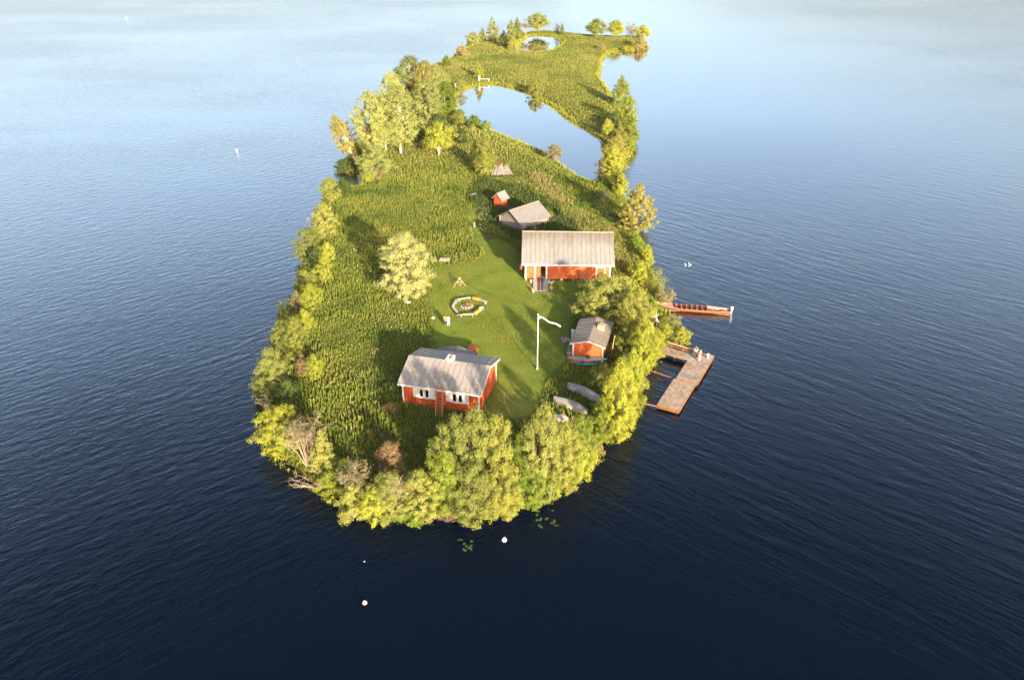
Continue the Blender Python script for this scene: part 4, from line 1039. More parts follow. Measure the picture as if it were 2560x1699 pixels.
# --- floats and pads on the water
def buoy(label, px, s, mat, band=None):
    b = W(*px, 0); r = thing('buoy', label, 'buoy', (b[0], b[1], 0))
    MB().lathe([(.05, -.2), (.3, -.1), (.34, .08), (.28, .26), (.1, .38)], 12).build('body', mat, r, True).scale = (s, s, s)
    MB().lathe([(.05, .38), (.05, .5), (.09, .52), (.02, .56)], 8).build('eye', mat, r).scale = (s, s, s)
    if band: MB().lathe([(.345, .02), (.355, .06), (.345, .1)], 12).build('band', band, r).scale = (s, s, s)
buoy('white buoy on the open water far left of the island', (592, 376), .65, 'bucket')
buoy('small white buoy at the far upper left of the lake', (316, 45), .55, 'bucket')
buoy('white buoy in the dark water just below the near shore', (1261, 1350), .7, 'bucket')
buoy('white buoy with red band, nearest of all, lower left of the island', (912, 1507), .6, 'bucket', 'c_red')
buoy('tiny white buoy between the near shore and the nearest buoy', (911, 1403), .2, 'bucket')
buoy('far white buoy behind the tip of the island', (1552, 28), .5, 'bucket')
for dx, dy, wh in ((0, 0, 'upper left'), (1, 4, 'lower left'), (9, -1, 'topmost'), (10, 4, 'lowest middle'), (14, 2, 'rightmost')):
    buoy('tiny white float on the lake right of the barn, ' + wh + ' of the five', (1713 + dx, 660 + dy), .26, 'bucket')
def pads(cx, cy, spread, n_, label, group, seed):
    rn = random.Random(seed); mb = MB()
    vs = [(0, 0, 0)] + [(math.cos(.25 + i * (2 * math.pi - .5) / 11), math.sin(.25 + i * (2 * math.pi - .5) / 11), .03) for i in range(12)]
    base = MB().add(vs, [(0, i, i + 1) for i in range(1, 12)]).mesh('lily_pad', 'lily')
    for i in range(n_):
        p = W(cx + rn.uniform(-1, 1) * spread, cy + rn.uniform(-.8, .8) * spread, 0); o = link('lily_pad', base); o.location = (p[0], p[1], .03)
        s = rn.uniform(.09, .16); o.scale = (s, s, s); o.rotation_euler = (0, 0, rn.uniform(0, 6)); tag(o, label, 'lily pad', group)
pads(1368, 1298, 27, 16, 'green lily pad in the right-hand patch below the near shore', 'right lily patch', 1)
pads(1163, 1362, 17, 12, 'green lily pad in the left-hand patch below the near shore', 'left lily patch', 2)

# --- little white landing at the pond
def landing():
    b = ground(1198, 207); r = thing('pond_landing', 'small white post and plank landing on the far bank of the pond', 'landing', b, -.1)
    MB().box(-.25, .25, -.25, .25, -.4, 1.5).build('post', 'benchwood', r); MB().box(.26, 3.2, -.2, .2, .55, .7).build('plank', 'benchwood', r); MB().box(2.8, 2.95, -.1, .1, -.4, .545).build('leg', 'white', r)
landing()
pb = ground(1139, 222); bo = thing('white_post', 'short white post at the left end of the pond bank', 'post', pb)
MB().box(-.16, .16, -.16, .16, -.1, 1.3).build('shaft', 'white', bo); MB().lathe([(.26, 0), (.02, .2)], 4, (0, 0, 1.302)).build('cap', 'white', bo)

# ------------------------------------------------------------------ trees and shrubs
def unit(a): return a / (np.linalg.norm(a, axis=-1, keepdims=True) + 1e-9)
def leaves(C, out, per, cs, ls, rng, flat=0.75, aspect=0.5, spray=1.0):
    """leaf-sized quads round clump centres C; returns verts, quads"""
    n_ = len(C) * per
    c = np.repeat(C, per, 0); o = np.repeat(out, per, 0); k = np.repeat(cs, per)[:, None]
    off = np.clip(rng.normal(size=(n_, 3)) * 0.52, -1.25, 1.25); off[:, 2] *= flat
    ax = np.repeat(unit(out + 0.5 * rng.normal(size=out.shape) + np.array([0, 0, .3])), per, 0)          # sprays follow their twig
    off = off * (1.0 - 0.28 * spray) + ax * (rng.random((n_, 1)) * 1.5 - 0.65) * spray
    P = c + off * k
    nrm = unit(0.55 * o + 0.55 * unit(off) + 0.55 * rng.normal(size=(n_, 3)) + np.array([0, 0, .25]))
    u = unit(np.cross(nrm, rng.normal(size=(n_, 3)))); v = np.cross(nrm, u)
    s = (ls * (0.65 + 0.7 * rng.random((n_, 1))))
    a, b = u * s, v * s * aspect
    V_ = np.stack([P - a, P - b * .9, P + a, P + b * .9], 1).reshape(-1, 3)
    return V_, np.arange(n_ * 4).reshape(-1, 4)
SPEC = {  # H0, W0, envelope(list of t,r), clumps, leaves per clump, clump size, leaf size, trunk style
    'willow': (7.5, 6.6, [(0.02, .62), (.2, .92), (.45, 1.0), (.7, .8), (.88, .5), (1, .1)], 180, 135, 0.55, 0.09, 'multi'),
    'birch':  (16., 7.4, [(.16, .35), (.3, .8), (.5, 1.), (.72, .85), (.9, .48), (1, .08)], 230, 95, 0.72, 0.145, 'single'),
    'cone':   (8.0, 3.4, [(.05, .7), (.2, 1.), (.45, .82), (.7, .52), (.88, .26), (1, .04)], 130, 95, 0.42, 0.095, 'single'),
    'ball':   (4.2, 3.2, [(.25, .5), (.4, .95), (.6, 1.), (.8, .75), (1, .15)], 90, 110, 0.4, 0.085, 'single'),
    'shrub':  (3.0, 3.6, [(.0, .8), (.25, 1.), (.55, .9), (.8, .6), (1, .15)], 105, 90, 0.38, 0.08, 'multi'),
    'pale':   (10.5, 7.0, [(.05, .6), (.2, .92), (.45, 1.), (.7, .88), (.88, .6), (1, .2)], 260, 130, 0.6, 0.1, 'multi'),
    'spiky':  (9.0, 7.4, [(.05, .55), (.2, .95), (.4, .95), (.65, .62), (.85, .3), (1, .03)], 200, 80, 0.48, 0.12, 'single'),
    'thin':   (5.0, 3.4, [(.1, .4), (.3, .9), (.55, 1.), (.8, .7), (1, .15)], 75, 36, 0.46, 0.095, 'multi'),
}
PROTO = {}
def proto(kind, var):
    if (kind, var) in PROTO: return PROTO[kind, var]
    H, Wd, env, nc, per, cs, ls, style = SPEC[kind]
    rng = np.random.default_rng(abs(hash((len(kind), kind[0], kind[-1]))) % 1000 if False else sum(map(ord, kind)) * 7 + var)
    et = np.array([e[0] for e in env]); er = np.array([e[1] for e in env])
    t = et[0] + (1 - et[0]) * rng.random(nc * 3) ; r = np.interp(t, et, er); keep_ = rng.random(nc * 3) < r / r.max() + .12
    t = t[keep_][:nc]; r = r[keep_][:nc]; m_ = len(t)
    ang = rng.random(m_) * 2 * np.pi
    lob = 1 + .17 * np.sin(ang * 3 + var * 2 + t * 5) + .13 * np.sin(ang * 5 - t * 9 + var)
    rad = r * lob * (Wd / 2) * (0.22 + 0.78 * rng.random(m_) ** .55) * (1 + .1 * np.clip(rng.normal(size=m_), -1.5, 1.2))
    if kind == 'spiky': rad *= np.where(rng.random(m_) < .2, 1.12, .92)
    C = np.stack([np.cos(ang) * rad, np.sin(ang) * rad, t * H * .96], -1)
    out = unit(np.stack([np.cos(ang) * rad, np.sin(ang) * rad, (t - .35) * H * .5], -1))
    sz = cs * (.6 + .75 * rng.random(m_))
    Vv, Q = leaves(C, out, per, sz, ls, rng, spray={'pale': .45, 'willow': .8, 'ball': .5, 'shrub': .75}.get(kind, 1.0))
    me_c = npmesh(kind + '_crown', Vv, Q); me_c.materials.append(M['green'])
    mb = MB(); rr = random.Random(var * 31 + len(kind))
    stems = 1 if style == 'single' else 4
    r0 = H * .013 if style == 'single' else H * .010
    tips = []
    for s in range(stems):
        b = Vector((0, 0, -.3)) if stems == 1 else Vector((rr.uniform(-.12, .12), rr.uniform(-.12, .12), -.06)) * Wd * .35
        e = Vector((rr.uniform(-.04, .04) * Wd, rr.uniform(-.04, .04) * Wd, H * .9)) if stems == 1 else Vector((math.cos(s * 1.57 + var) * Wd * .25, math.sin(s * 1.57 + var) * Wd * .25, H * rr.uniform(.6, .82)))
        if stems > 1: b.z = -.3
        pts = [b + (e - b) * (i / 5) + Vector((rr.gauss(0, .01), rr.gauss(0, .01), 0)) * H * (0 if i in (0,) else 1) for i in range(6)]
        mb.tube(pts, [r0 * (1 - .16 * i) for i in range(6)], 6); tips.append(pts)
    for i in rng.choice(m_, min(m_, 26), replace=False):
        c = Vector(C[i]); pts = min(tips, key=lambda q: (q[3] - c).length)
        k = max(1, min(4, int((c.z / H) * 5.2 - .8))); a = pts[k]; midp = (a + c) / 2 + Vector((0, 0, .06 * H))
        mb.tube([a, midp, c], [r0 * .4, r0 * .26, r0 * .1], 4, 0, False)
    me_t = mb.mesh(kind + '_trunk', 'bark')
    PROTO[kind, var] = (me_t, me_c); return PROTO[kind, var]
def setmat(o, mat):
    o.material_slots[0].link = 'OBJECT'; o.material_slots[0].material = M[mat]
TR = random.Random(77); COUNT = {}
def tree(name, kind, px, ty, wpx, mat, label, bark='bark', cat=None, lean=0.0, leany=0.0):
    b = ground(*px); h = max(.8, height_to(b, ty)) * 0.98; f = proj(b)[2]; w = max(.7, wpx * f / FP)
    var = COUNT.get(kind, 0) % 3; COUNT[kind] = COUNT.get(kind, 0) + 1
    H, Wd = SPEC[kind][:2]; mt, mc = proto(kind, var)
    cat = cat or ('shrub' if kind in ('shrub', 'thin') and h < 4.2 else 'tree')
    r = thing(name, label, cat, (b.x, b.y, b.z - .05), 0)
    r.rotation_euler = (leany, lean, TR.uniform(0, 6.28) if not (lean or leany) else 0); r.scale = (w / Wd, w / Wd, h / H)
    t = link('trunk', mt, r); setmat(t, bark); c = link('crown', mc, r); setmat(c, mat)
    return r
def bare(name, px, ty, wpx, label, seed, lx=0.0, ly=0.0, mat='deadwood', leaf=None, nb=9, cat='shrub'):
    """leafless branching shrub, optional sparse withered leaves"""
    b = ground(*px); h = max(1.0, height_to(b, ty)); w = wpx * proj(b)[2] / FP / 2; rr = random.Random(seed); mb = MB(); ends = []
    for i in range(nb):
        a = 2 * math.pi * i / nb + rr.uniform(-.3, .3); e = Vector((math.cos(a) * w * rr.uniform(.4, 1) + lx * h, math.sin(a) * w * rr.uniform(.4, 1) + ly * h, h * rr.uniform(.6, 1)))
        m1 = e * .5 + Vector((rr.gauss(0, .1), rr.gauss(0, .1), .08 * h)); mb.tube([(0, 0, -.2), m1, e], [.055, .034, .012], 5)
        for j in range(8):
            s = m1.lerp(e, rr.uniform(0, .9)); q = s + Vector((rr.gauss(0, .28) + lx * .3, rr.gauss(0, .28) + ly * .3, rr.uniform(.0, .35))) * h * .45; mb.tube([s, (s + q) / 2 + Vector((0, 0, .04 * h)), q], [.02, .014, .007], 4, 0, False); ends.append(q)
            for k in range(2): q2 = q.lerp(s, .4) + Vector((rr.gauss(0, .15), rr.gauss(0, .15), rr.uniform(-.05, .18))) * h * .4; mb.tube([q.lerp(s, .4), q2], [.012, .006], 3, 0, False); ends.append(q2)
    r = thing(name, label, cat, b, 0); mb.build('branches', mat, r)
    if leaf:
        rng = np.random.default_rng(seed); C = np.array([tuple(q) for q in ends]); Vv, Q = leaves(C, unit(C), 14, np.full(len(C), .28), .075, rng)
        me_ = npmesh('withered_leaves', Vv, Q); me_.materials.append(M[leaf]); link('leaves', me_, r)
T = tree
# far tip
T('shore_bush', 'shrub', (1184, 113), 80, 42, 'birch', 'low round bush on the far left tip shore, left of the slim pointed tree')
T('young_tree', 'cone', (1206, 107), 68, 22, 'lime', 'small pointed tree between the low bush and the tall slim tree on the far shore')
T('slim_tree', 'cone', (1231, 104), 40, 34, 'birch', 'tallest slim pointed tree on the far left shore', 'birchbark')
T('dark_bush', 'cone', (1259, 117), 74, 27, 'dark', 'dark pointed bush left of the small far pond')
T('birch_tree', 'cone', (1277, 100), 46, 28, 'birch', 'pale slim tree left behind the small far pond')
T('birch_tree', 'cone', (1294, 97), 40, 30, 'birch', 'thin grey-green tree directly left of the pink bare shrubs on the far shore')
T('pond_bush', 'shrub', (1284, 127), 95, 26, 'birch', 'bush on the left edge of the small far pond')
T('round_tree', 'ball', (1345, 84), 30, 52, 'birch', 'broad round tree behind the small far pond')
bare('bare_shrub', (1314, 89), 54, 30, 'pinkish bare shrub left of the broad round tree on the far shore', 3, 0, 0, 'deadwood', 'grey')
T('pale_bush', 'thin', (1393, 84), 57, 18, 'grey', 'thin pale bush behind the right end of the small far pond')
T('young_tree', 'cone', (1405, 88), 57, 13, 'green', 'narrow pointed tree at the right end of the small far pond')
T('alder_tree', 'ball', (1490, 94), 46, 48, 'lime', 'first of four round trees on the far right spit, counted from the left')
T('alder_tree', 'ball', (1536, 94), 50, 48, 'lime', 'second of four round trees on the far right spit, counted from the left')
T('pale_tree', 'thin', (1576, 93), 52, 30, 'grey', 'thin pale tree between the round trees on the far right spit')
T('alder_tree', 'ball', (1606, 100), 60, 38, 'lime', 'outermost round tree at the end of the far right spit')
T('willow_bush', 'shrub', (1597, 124), 94, 38, 'straw', 'pale yellowish bush hanging over the water at the far right spit')
T('shore_bush', 'shrub', (1568, 127), 113, 40, 'lime', 'low green bush on the inner edge of the far right spit')
T('reed_bush', 'shrub', (1503, 126), 109, 26, 'straw', 'pale tuft of bush where the far right spit begins')
T('shore_bush', 'shrub', (1155, 142), 114, 36, 'straw', 'yellowish bush on the left shore of the far meadow')
T('shore_bush', 'cone', (1116, 167), 136, 26, 'green', 'small green tree on the left shore above the pond')
T('slender_tree', 'cone', (1197, 196), 149, 22, 'lime', 'slender see-through tree behind the white pond landing')
T('bank_bush', 'shrub', (1338, 238), 200, 42, 'birch', 'bush on the far bank of the pond casting a dark reflection')
T('bank_bush', 'thin', (1152, 232), 196, 34, 'birch', 'light bush by the left end of the pond below the landing')
# strip right of the pond
T('spruce_tree', 'cone', (1552, 268), 186, 56, 'lime', 'tall pointed tree at the top of the narrow strip right of the pond')
T('alder_tree', 'willow', (1566, 320), 236, 56, 'lime', 'dense tree in the upper part of the narrow strip right of the pond')
T('alder_tree', 'cone', (1571, 352), 284, 54, 'lime', 'pointed dense tree midway down the outer edge of the strip right of the pond')
T('alder_tree', 'cone', (1544, 374), 300, 44, 'gold', 'yellow pointed tree midway down the inner edge of the strip right of the pond')
T('round_bush', 'ball', (1517, 342), 296, 26, 'lime', 'small yellow-green round tree standing in shade at the right end of the far pond bank')
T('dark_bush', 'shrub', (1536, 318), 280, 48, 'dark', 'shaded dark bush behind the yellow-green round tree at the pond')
T('alder_tree', 'willow', (1538, 404), 340, 60, 'gold', 'broad yellow tree half way along the strip beside the pond')
T('shore_bush', 'shrub', (1574, 378), 342, 32, 'lime', 'bush bulging over the lake on the outer edge of the pond strip')
T('alder_tree', 'willow', (1530, 440), 360, 56, 'lime', 'leafy tree above the right corner of the pond')
T('willow_bush', 'shrub', (1506, 437), 396, 36, 'grey', 'grey-green bush leaning over the right corner of the pond')
T('birch_tree', 'cone', (1537, 477), 412, 46, 'lime', 'young birch with pale trunk just below the pond corner', 'birchbark')
T('shore_bush', 'shrub', (1552, 490), 436, 42, 'lime', 'narrow bush on the lake side just below the pond corner')
T('blossom_bush', 'shrub', (1506, 500), 478, 44, 'grey', 'low bush with greyish white blossom right of the dry grass strip')
T('golden_tree', 'spiky', (1590, 580), 452, 104, 'gold', 'large golden tree with spiky branches on the right shore above the barn')
# pond south bank
T('pale_tree', 'ball', (1385, 403), 361, 42, 'grey', 'small pale tree alone on the near bank of the pond')
T('ball_tree', 'ball', (1215, 330), 299, 26, 'green', 'small ball-shaped tree furthest right in the row along the pond bank', 'birchbark')
T('ball_tree', 'ball', (1185, 323), 286, 34, 'green', 'ball-shaped tree in the middle of the row along the pond bank', 'birchbark')
T('round_tree', 'ball', (1149, 317), 272, 38, 'birch', 'round tree at the left end of the row along the pond bank', 'birchbark')
T('spruce_tree', 'cone', (1154, 358), 305, 33, 'dark', 'dark shaded spruce in front of the pond row', 'birchbark')
T('cone_tree', 'cone', (1211, 436), 328, 56, 'birch', 'broad cone-shaped tree beside the fallen boards')
T('young_tree', 'cone', (1190, 415), 345, 34, 'birch', 'slimmer tree close behind the left side of the cone-shaped tree')
# tall grove on the left
T('leaning_birch', 'birch', (890, 404), 272, 56, 'gold', 'lone golden birch leaning out over the lake at the left shore', 'birchbark', lean=-.36)
T('tall_willow', 'birch', (934, 412), 216, 90, 'grove', 'tall broad pale tree at the left edge of the tall grove')
T('tall_birch', 'birch', (1003, 383), 203, 112, 'grove', 'tall birch with bare trunk in the middle of the tall grove', 'birchbark')
T('tall_birch', 'birch', (964, 377), 230, 80, 'grove', 'birch tucked between the broad pale tree and the bare-trunked birch of the grove', 'birchbark')
T('tall_birch', 'birch', (1030, 264), 132, 96, 'grove', 'tall birch at the back of the grove with the highest crown', 'birchbark')
T('tall_birch', 'birch', (1066, 272), 145, 76, 'gold', 'yellowish birch at the back of the grove right of the highest crown', 'birchbark')
T('tall_birch', 'birch', (1094, 270), 152, 64, 'grove', 'slim birch at the rear right of the grove above the pond', 'birchbark')
T('willow_tree', 'willow', (985, 302), 174, 80, 'grove', 'pale tree at the rear left of the grove over the lake')
T('birch_tree', 'birch', (1074, 314), 188, 74, 'grove', 'birch with orange lit trunks in the centre right of the grove', 'deadwood')
T('alder_tree', 'birch', (1114, 305), 198, 70, 'green', 'green tree at the right edge of the grove reflected in the pond')
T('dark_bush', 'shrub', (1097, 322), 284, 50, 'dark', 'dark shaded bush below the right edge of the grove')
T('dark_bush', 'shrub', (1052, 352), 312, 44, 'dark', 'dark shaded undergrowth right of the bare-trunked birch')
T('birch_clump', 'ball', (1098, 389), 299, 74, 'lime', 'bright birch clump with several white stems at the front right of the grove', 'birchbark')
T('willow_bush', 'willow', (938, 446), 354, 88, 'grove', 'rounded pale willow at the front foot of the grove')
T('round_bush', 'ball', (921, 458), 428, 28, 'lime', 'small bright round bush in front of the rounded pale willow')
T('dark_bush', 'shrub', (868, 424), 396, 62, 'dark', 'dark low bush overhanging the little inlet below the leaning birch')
T('rust_bush', 'shrub', (953, 446), 430, 26, 'rust', 'tiny rust-coloured bush at the foot of the rounded pale willow')
T('rust_bush', 'shrub', (1237, 412), 392, 30, 'rust', 'rust-coloured small bush between the cone-shaped tree and the boards')
# left shore, from the inlet downwards
T('round_bush', 'ball', (832, 512), 442, 50, 'birch', 'round yellow-green tree on the left shore just below the inlet', 'deadwood')
T('dark_bush', 'ball', (862, 502), 440, 40, 'dark', 'darker tree right beside the round yellow-green one below the inlet')
T('willow_bush', 'willow', (814, 592), 503, 66, 'willow', 'pale willow upper of the pair on the left shore opposite the white plank bench')
T('willow_bush', 'willow', (776, 645), 566, 82, 'willow', 'wide pale willow reaching over the water on the left shore, largest there')
T('shore_bush', 'shrub', (822, 660), 606, 44, 'lime', 'yellow-green bush on the land side of the widest left-shore willow')
T('dark_bush', 'shrub', (792, 668), 622, 42, 'dark', 'dull dark bush just below the widest left-shore willow')
T('shore_bush', 'thin', (814, 706), 648, 44, 'lime', 'loose light bush on the left bank level with the barn')
T('willow_bush', 'shrub', (765, 722), 676, 56, 'willow', 'pale low willow on the left waterline level with the barn ramp')
T('shore_bush', 'shrub', (782, 768), 708, 60, 'lime', 'bright bush on the left bank level with the fire circle')
T('grey_bush', 'shrub', (746, 778), 727, 38, 'grey', 'greyish bush on the left waterline level with the fire circle')
T('slim_bush', 'cone', (711, 812), 748, 34, 'birch', 'slim upright yellow bush at the left waterline level with the couple')
T('shore_bush', 'shrub', (766, 826), 772, 50, 'lime', 'green-yellow bush inland of the slim upright left-shore bush')
T('willow_bush', 'willow', (714, 872), 798, 66, 'willow', 'pale willow at the left waterline level with the cottage ridge')
T('willow_tree', 'willow', (746, 892), 786, 66, 'birch', 'taller yellowish willow behind the left-shore willow level with the cottage ridge')
T('willow_tree', 'willow', (690, 968), 866, 90, 'willow', 'big rounded pale willow at the leftmost bulge of the shore')
T('willow_bush', 'shrub', (664, 992), 944, 64, 'willow', 'low willow branches overhanging the water at the leftmost point')
T('rust_bush', 'thin', (763, 942), 882, 44, 'rust', 'rust-brown upright bush right of the big left willow')
T('shore_bush', 'shrub', (790, 944), 884, 42, 'lime', 'bright bush on the meadow edge right of the rust-brown upright bush')
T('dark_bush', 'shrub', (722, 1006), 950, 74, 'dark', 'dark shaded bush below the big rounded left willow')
bare('bare_shrub', (676, 1030), 990, 40, 'bare brown twigs over the water at the left shore notch', 11, -.2, -.1, 'deadwood', None, 7)
# near shore, left to right
T('maple_bush', 'willow', (706, 1112), 1012, 116, 'lime', 'wide bright green bush spreading over the water at the lower left corner')
T('rust_bush', 'thin', (752, 1092), 1028, 52, 'rust', 'brownish bush behind the wide bright bush at the lower left corner')
bare('bare_shrub', (772, 1172), 1058, 90, 'tall bare grey-brown shrub between two leafy bushes at the lower left', 5, -.05, .1, 'deadwood', 'grey', 12)
T('pointed_bush', 'cone', (817, 1190), 1066, 66, 'willow', 'pointed pale willow right of the tall bare shrub at the lower left')
bare('fallen_branches', (812, 1222), 1175, 104, 'bleached dead branches sprawling over the water at the lower left shore', 6, -.6, -.25, 'deadwood', None, 11)
T('shore_bush', 'shrub', (866, 1212), 1150, 64, 'green', 'green bush at the meadow edge right of the pointed pale willow')
T('shore_bush', 'shrub', (826, 1232), 1180, 70, 'lime', 'bright low bush on the waterline under the bleached dead branches')
bare('bare_shrub', (889, 1252), 1172, 84, 'brown bare shrub standing up from the lower left waterline', 8, 0, .05, 'deadwood', 'grey', 11)
T('shore_bush', 'shrub', (888, 1284), 1212, 84, 'willow', 'low leafy bush on the waterline below the brown bare shrub')
T('rust_shrub', 'ball', (980, 1184), 1104, 66, 'rust', 'lone rust-brown shrub standing in the meadow left of the near willows', 'deadwood', 'shrub')
T('orange_bush', 'shrub', (977, 1032), 1006, 46, 'rust', 'small orange bush beside the left front corner of the nearest cottage')
T('willow_bush', 'willow', (980, 1286), 1176, 108, 'willow', 'pale willow on the near shore left of the big willow mass')
T('willow_bush', 'shrub', (940, 1292), 1222, 80, 'lime', 'bright low bush on the near waterline, left of the pale willow there')
T('willow_bush', 'willow', (1052, 1288), 1176, 112, 'willow', 'middle pale willow on the near shore, left edge of the big willow mass')
T('willow_bush', 'shrub', (1030, 1296), 1236, 76, 'green', 'green bush on the waterline before the middle near-shore willow')
bare('root_tangle', (1120, 1300), 1268, 64, 'brown tangle of bare roots and twigs at the nearest waterline', 14, 0, -.5, 'bark', None, 10)
bare('bare_shrub', (1003, 1296), 1190, 50, 'pale bare stems rising through the near-shore willows', 15, 0, 0, 'deadwood', None, 7)
T('big_willow', 'willow', (1137, 1232), 1032, 124, 'willow', 'big pale willow in front of the ladder of the nearest cottage')
T('big_willow', 'willow', (1190, 1235), 1010, 112, 'willow', 'big pale willow right in front of the nearest cottage corner, tallest of its mass')
T('big_willow', 'willow', (1247, 1240), 1032, 112, 'birch', 'big pale willow right of the tallest one, below the dry lawn strip')
T('willow_tree', 'willow', (1290, 1240), 1080, 100, 'green', 'pale willow in the dip between the big willow mass and the pointed willow')
T('willow_bush', 'willow', (1112, 1270), 1120, 110, 'green', 'willow on the left flank of the nearest waterline mass')
T('willow_bush', 'willow', (1185, 1290), 1150, 130, 'willow', 'willow hanging over the water at the very nearest point of the island')
T('willow_bush', 'willow', (1255, 1280), 1150, 110, 'birch', 'willow on the right flank of the nearest point of the island')
T('pointed_willow', 'willow', (1354, 1240), 1000, 108, 'willow', 'tall willow with twin pointed tops below the dry lawn strip')
T('willow_tree', 'willow', (1408, 1222), 1050, 96, 'birch', 'yellow-green willow right of the twin-topped willow')
T('shore_bush', 'willow', (1330, 1250), 1150, 110, 'green', 'green bush along the near right waterline below the twin-topped willow')
T('shore_bush', 'shrub', (1400, 1222), 1150, 90, 'lime', 'bright bush along the near right waterline')
T('shore_bush', 'shrub', (1450, 1180), 1105, 76, 'lime', 'bright low bush on the curve of the near right shore')
T('shore_bush', 'willow', (1450, 1172), 1030, 78, 'green', 'green bush between the twin-topped willow and the straw-coloured bank')
T('alder_tree', 'willow', (1538, 1093), 893, 98, 'lime', 'bright rounded tree on the lower right corner over the dark water')
T('alder_bush', 'willow', (1506, 1100), 990, 66, 'lime', 'bright bush left of the rounded tree on the lower right corner')
T('alder_bush', 'willow', (1570, 1046), 868, 70, 'lime', 'bright bush above the rounded tree at the lower spar')
# right shore by the jetty
T('alder_bush', 'shrub', (1572, 976), 900, 82, 'birch', 'broad yellow-green bush on the right shore beside the lower half of the jetty')
T('alder_tree', 'willow', (1604, 928), 792, 72, 'lime', 'dense bright tree on the right shore beside the upper half of the jetty')
T('alder_tree', 'willow', (1582, 900), 790, 84, 'birch', 'yellow-green tree inland behind the dense bright tree by the jetty')
T('alder_bush', 'willow', (1634, 888), 818, 58, 'lime', 'bright bush covering the shore end of the gangway')
T('dark_bush', 'shrub', (1556, 925), 884, 60, 'dark', 'shaded green bush right of the sauna hut')
T('weed_bush', 'shrub', (1506, 966), 908, 56, 'birch', 'light bush between the kayaks and the upper overturned boat')
T('spreading_willow', 'willow', (1508, 800), 682, 150, 'willow', 'wide spreading pale willow behind the sauna hut')
T('willow_tree', 'willow', (1586, 832), 716, 88, 'birch', 'yellow tree between the spreading willow and the river boat')
T('willow_bush', 'shrub', (1560, 775), 690, 80, 'birch', 'yellow bush right of the spreading willow, level with the barn front')
T('shore_bush', 'shrub', (1630, 800), 748, 36, 'green', 'green bush on the shore next to the bow of the river boat')
T('water_bush', 'shrub', (1702, 852), 816, 46, 'lime', 'round bush growing out over the water above the jetty gangway')
T('shore_bush', 'thin', (1680, 816), 784, 50, 'birch', 'loose willow shoots over the water below the river boat')
T('reed_bush', 'thin', (1662, 764), 712, 48, 'straw', 'straw-coloured loose shrub behind the bow of the river boat')
T('shore_bush', 'shrub', (1660, 850), 806, 46, 'lime', 'bright bush on the shore between the tripod of poles and the water bush')
T('shore_bush', 'shrub', (1614, 660), 612, 40, 'lime', 'small bush on the right shore below the golden tree')
T('shore_bush', 'shrub', (1598, 712), 652, 56, 'lime', 'bush on the right bank level with the barn door frames')
T('shore_bush', 'thin', (1636, 728), 664, 54, 'birch', 'loose yellow bush on the right bank above the river boat')
T('bank_bush', 'shrub', (1590, 620), 585, 36, 'green', 'low green bush directly under the golden tree on the right bank')
# middle
T('pale_bushy_tree', 'pale', (1016, 742), 574, 126, 'pale', 'large pale blossoming tree standing alone beside the lawn')

# ------------------------------------------------------------------ meadow and bank plants (uncountable)
def plant_proto(kind, rng):
    V_, F_ = [], []
    def blade(a, tip, w, base=(0, 0, 0)):
        b = np.array(base, float); t = np.array(tip, float); s = np.array([-math.sin(a), math.cos(a), 0]) * w; mdl = b * .45 + t * .55 + np.array([0, 0, .08 * t[2]])
        i = len(V_); V_.extend([b, mdl - s, t, mdl + s]); F_.append((i, i + 1, i + 2, i + 3))
    if kind == 'spike':                                   # upright leafy stalks
        for k in range(9):
            a = rng.uniform(0, 6.28); z = rng.uniform(.15, .8); r = .22 * (1.15 - z); blade(a, (math.cos(a) * r, math.sin(a) * r, z + .22), .07, (math.cos(a) * .03, math.sin(a) * .03, z * .8))
        for k in range(3):
            a = rng.uniform(0, 6.28); blade(a, (math.cos(a) * .06, math.sin(a) * .06, rng.uniform(.85, 1.1)), .06)
    else:                                                 # grass tussock
        for k in range(9):
            a = rng.uniform(0, 6.28); r = rng.uniform(.1, .42); blade(a + .6, (math.cos(a) * r, math.sin(a) * r, rng.uniform(.5, 1.0)), .055, (math.cos(a) * .06, math.sin(a) * .06, 0))
    return np.array(V_), np.array(F_)
def scatter(name, label, X, Y, hmin, hmax, width, kinds, mat, seed, sink=.05, hmul=None):
    rng = np.random.default_rng(seed); n_ = len(X)
    protos = [plant_proto(k, rng) for k in kinds for _ in range(4)]
    pick = rng.integers(0, len(protos), n_); Z = sample(GZ, X, Y) - sink
    rot = rng.random(n_) * 6.283; H = hmin + (hmax - hmin) * rng.random(n_); S = width * (.75 + .5 * rng.random(n_))
    if hmul is not None: H = H * hmul; S = S * np.sqrt(hmul)
    VV, QQ, off = [], [], 0
    for k, (pv, pf) in enumerate(protos):
        ii = np.nonzero(pick == k)[0]
        if not len(ii): continue
        c, s = np.cos(rot[ii])[:, None], np.sin(rot[ii])[:, None]; w = S[ii][:, None]
        x = (pv[:, 0] * c - pv[:, 1] * s) * w + X[ii][:, None]; y = (pv[:, 0] * s + pv[:, 1] * c) * w + Y[ii][:, None]; z = pv[:, 2] * H[ii][:, None] + Z[ii][:, None]
        VV.append(np.stack([x, y, z], -1).reshape(-1, 3)); QQ.append((pf[None] + (np.arange(len(ii)) * len(pv))[:, None, None]).reshape(-1, 4) + off); off += len(ii) * len(pv)
    me_ = npmesh(name, np.concatenate(VV), np.concatenate(QQ)); me_.materials.append(M[mat])
    return tag(link(name, me_), label, kind='stuff')
def box_local(X, Y, ox, oy, ang, x0, x1, y0, y1):
    dx, dy = X - ox, Y - oy; u = dx * math.cos(ang) + dy * math.sin(ang); v = -dx * math.sin(ang) + dy * math.cos(ang)
    return (u > x0) & (u < x1) & (v > y0) & (v < y1)
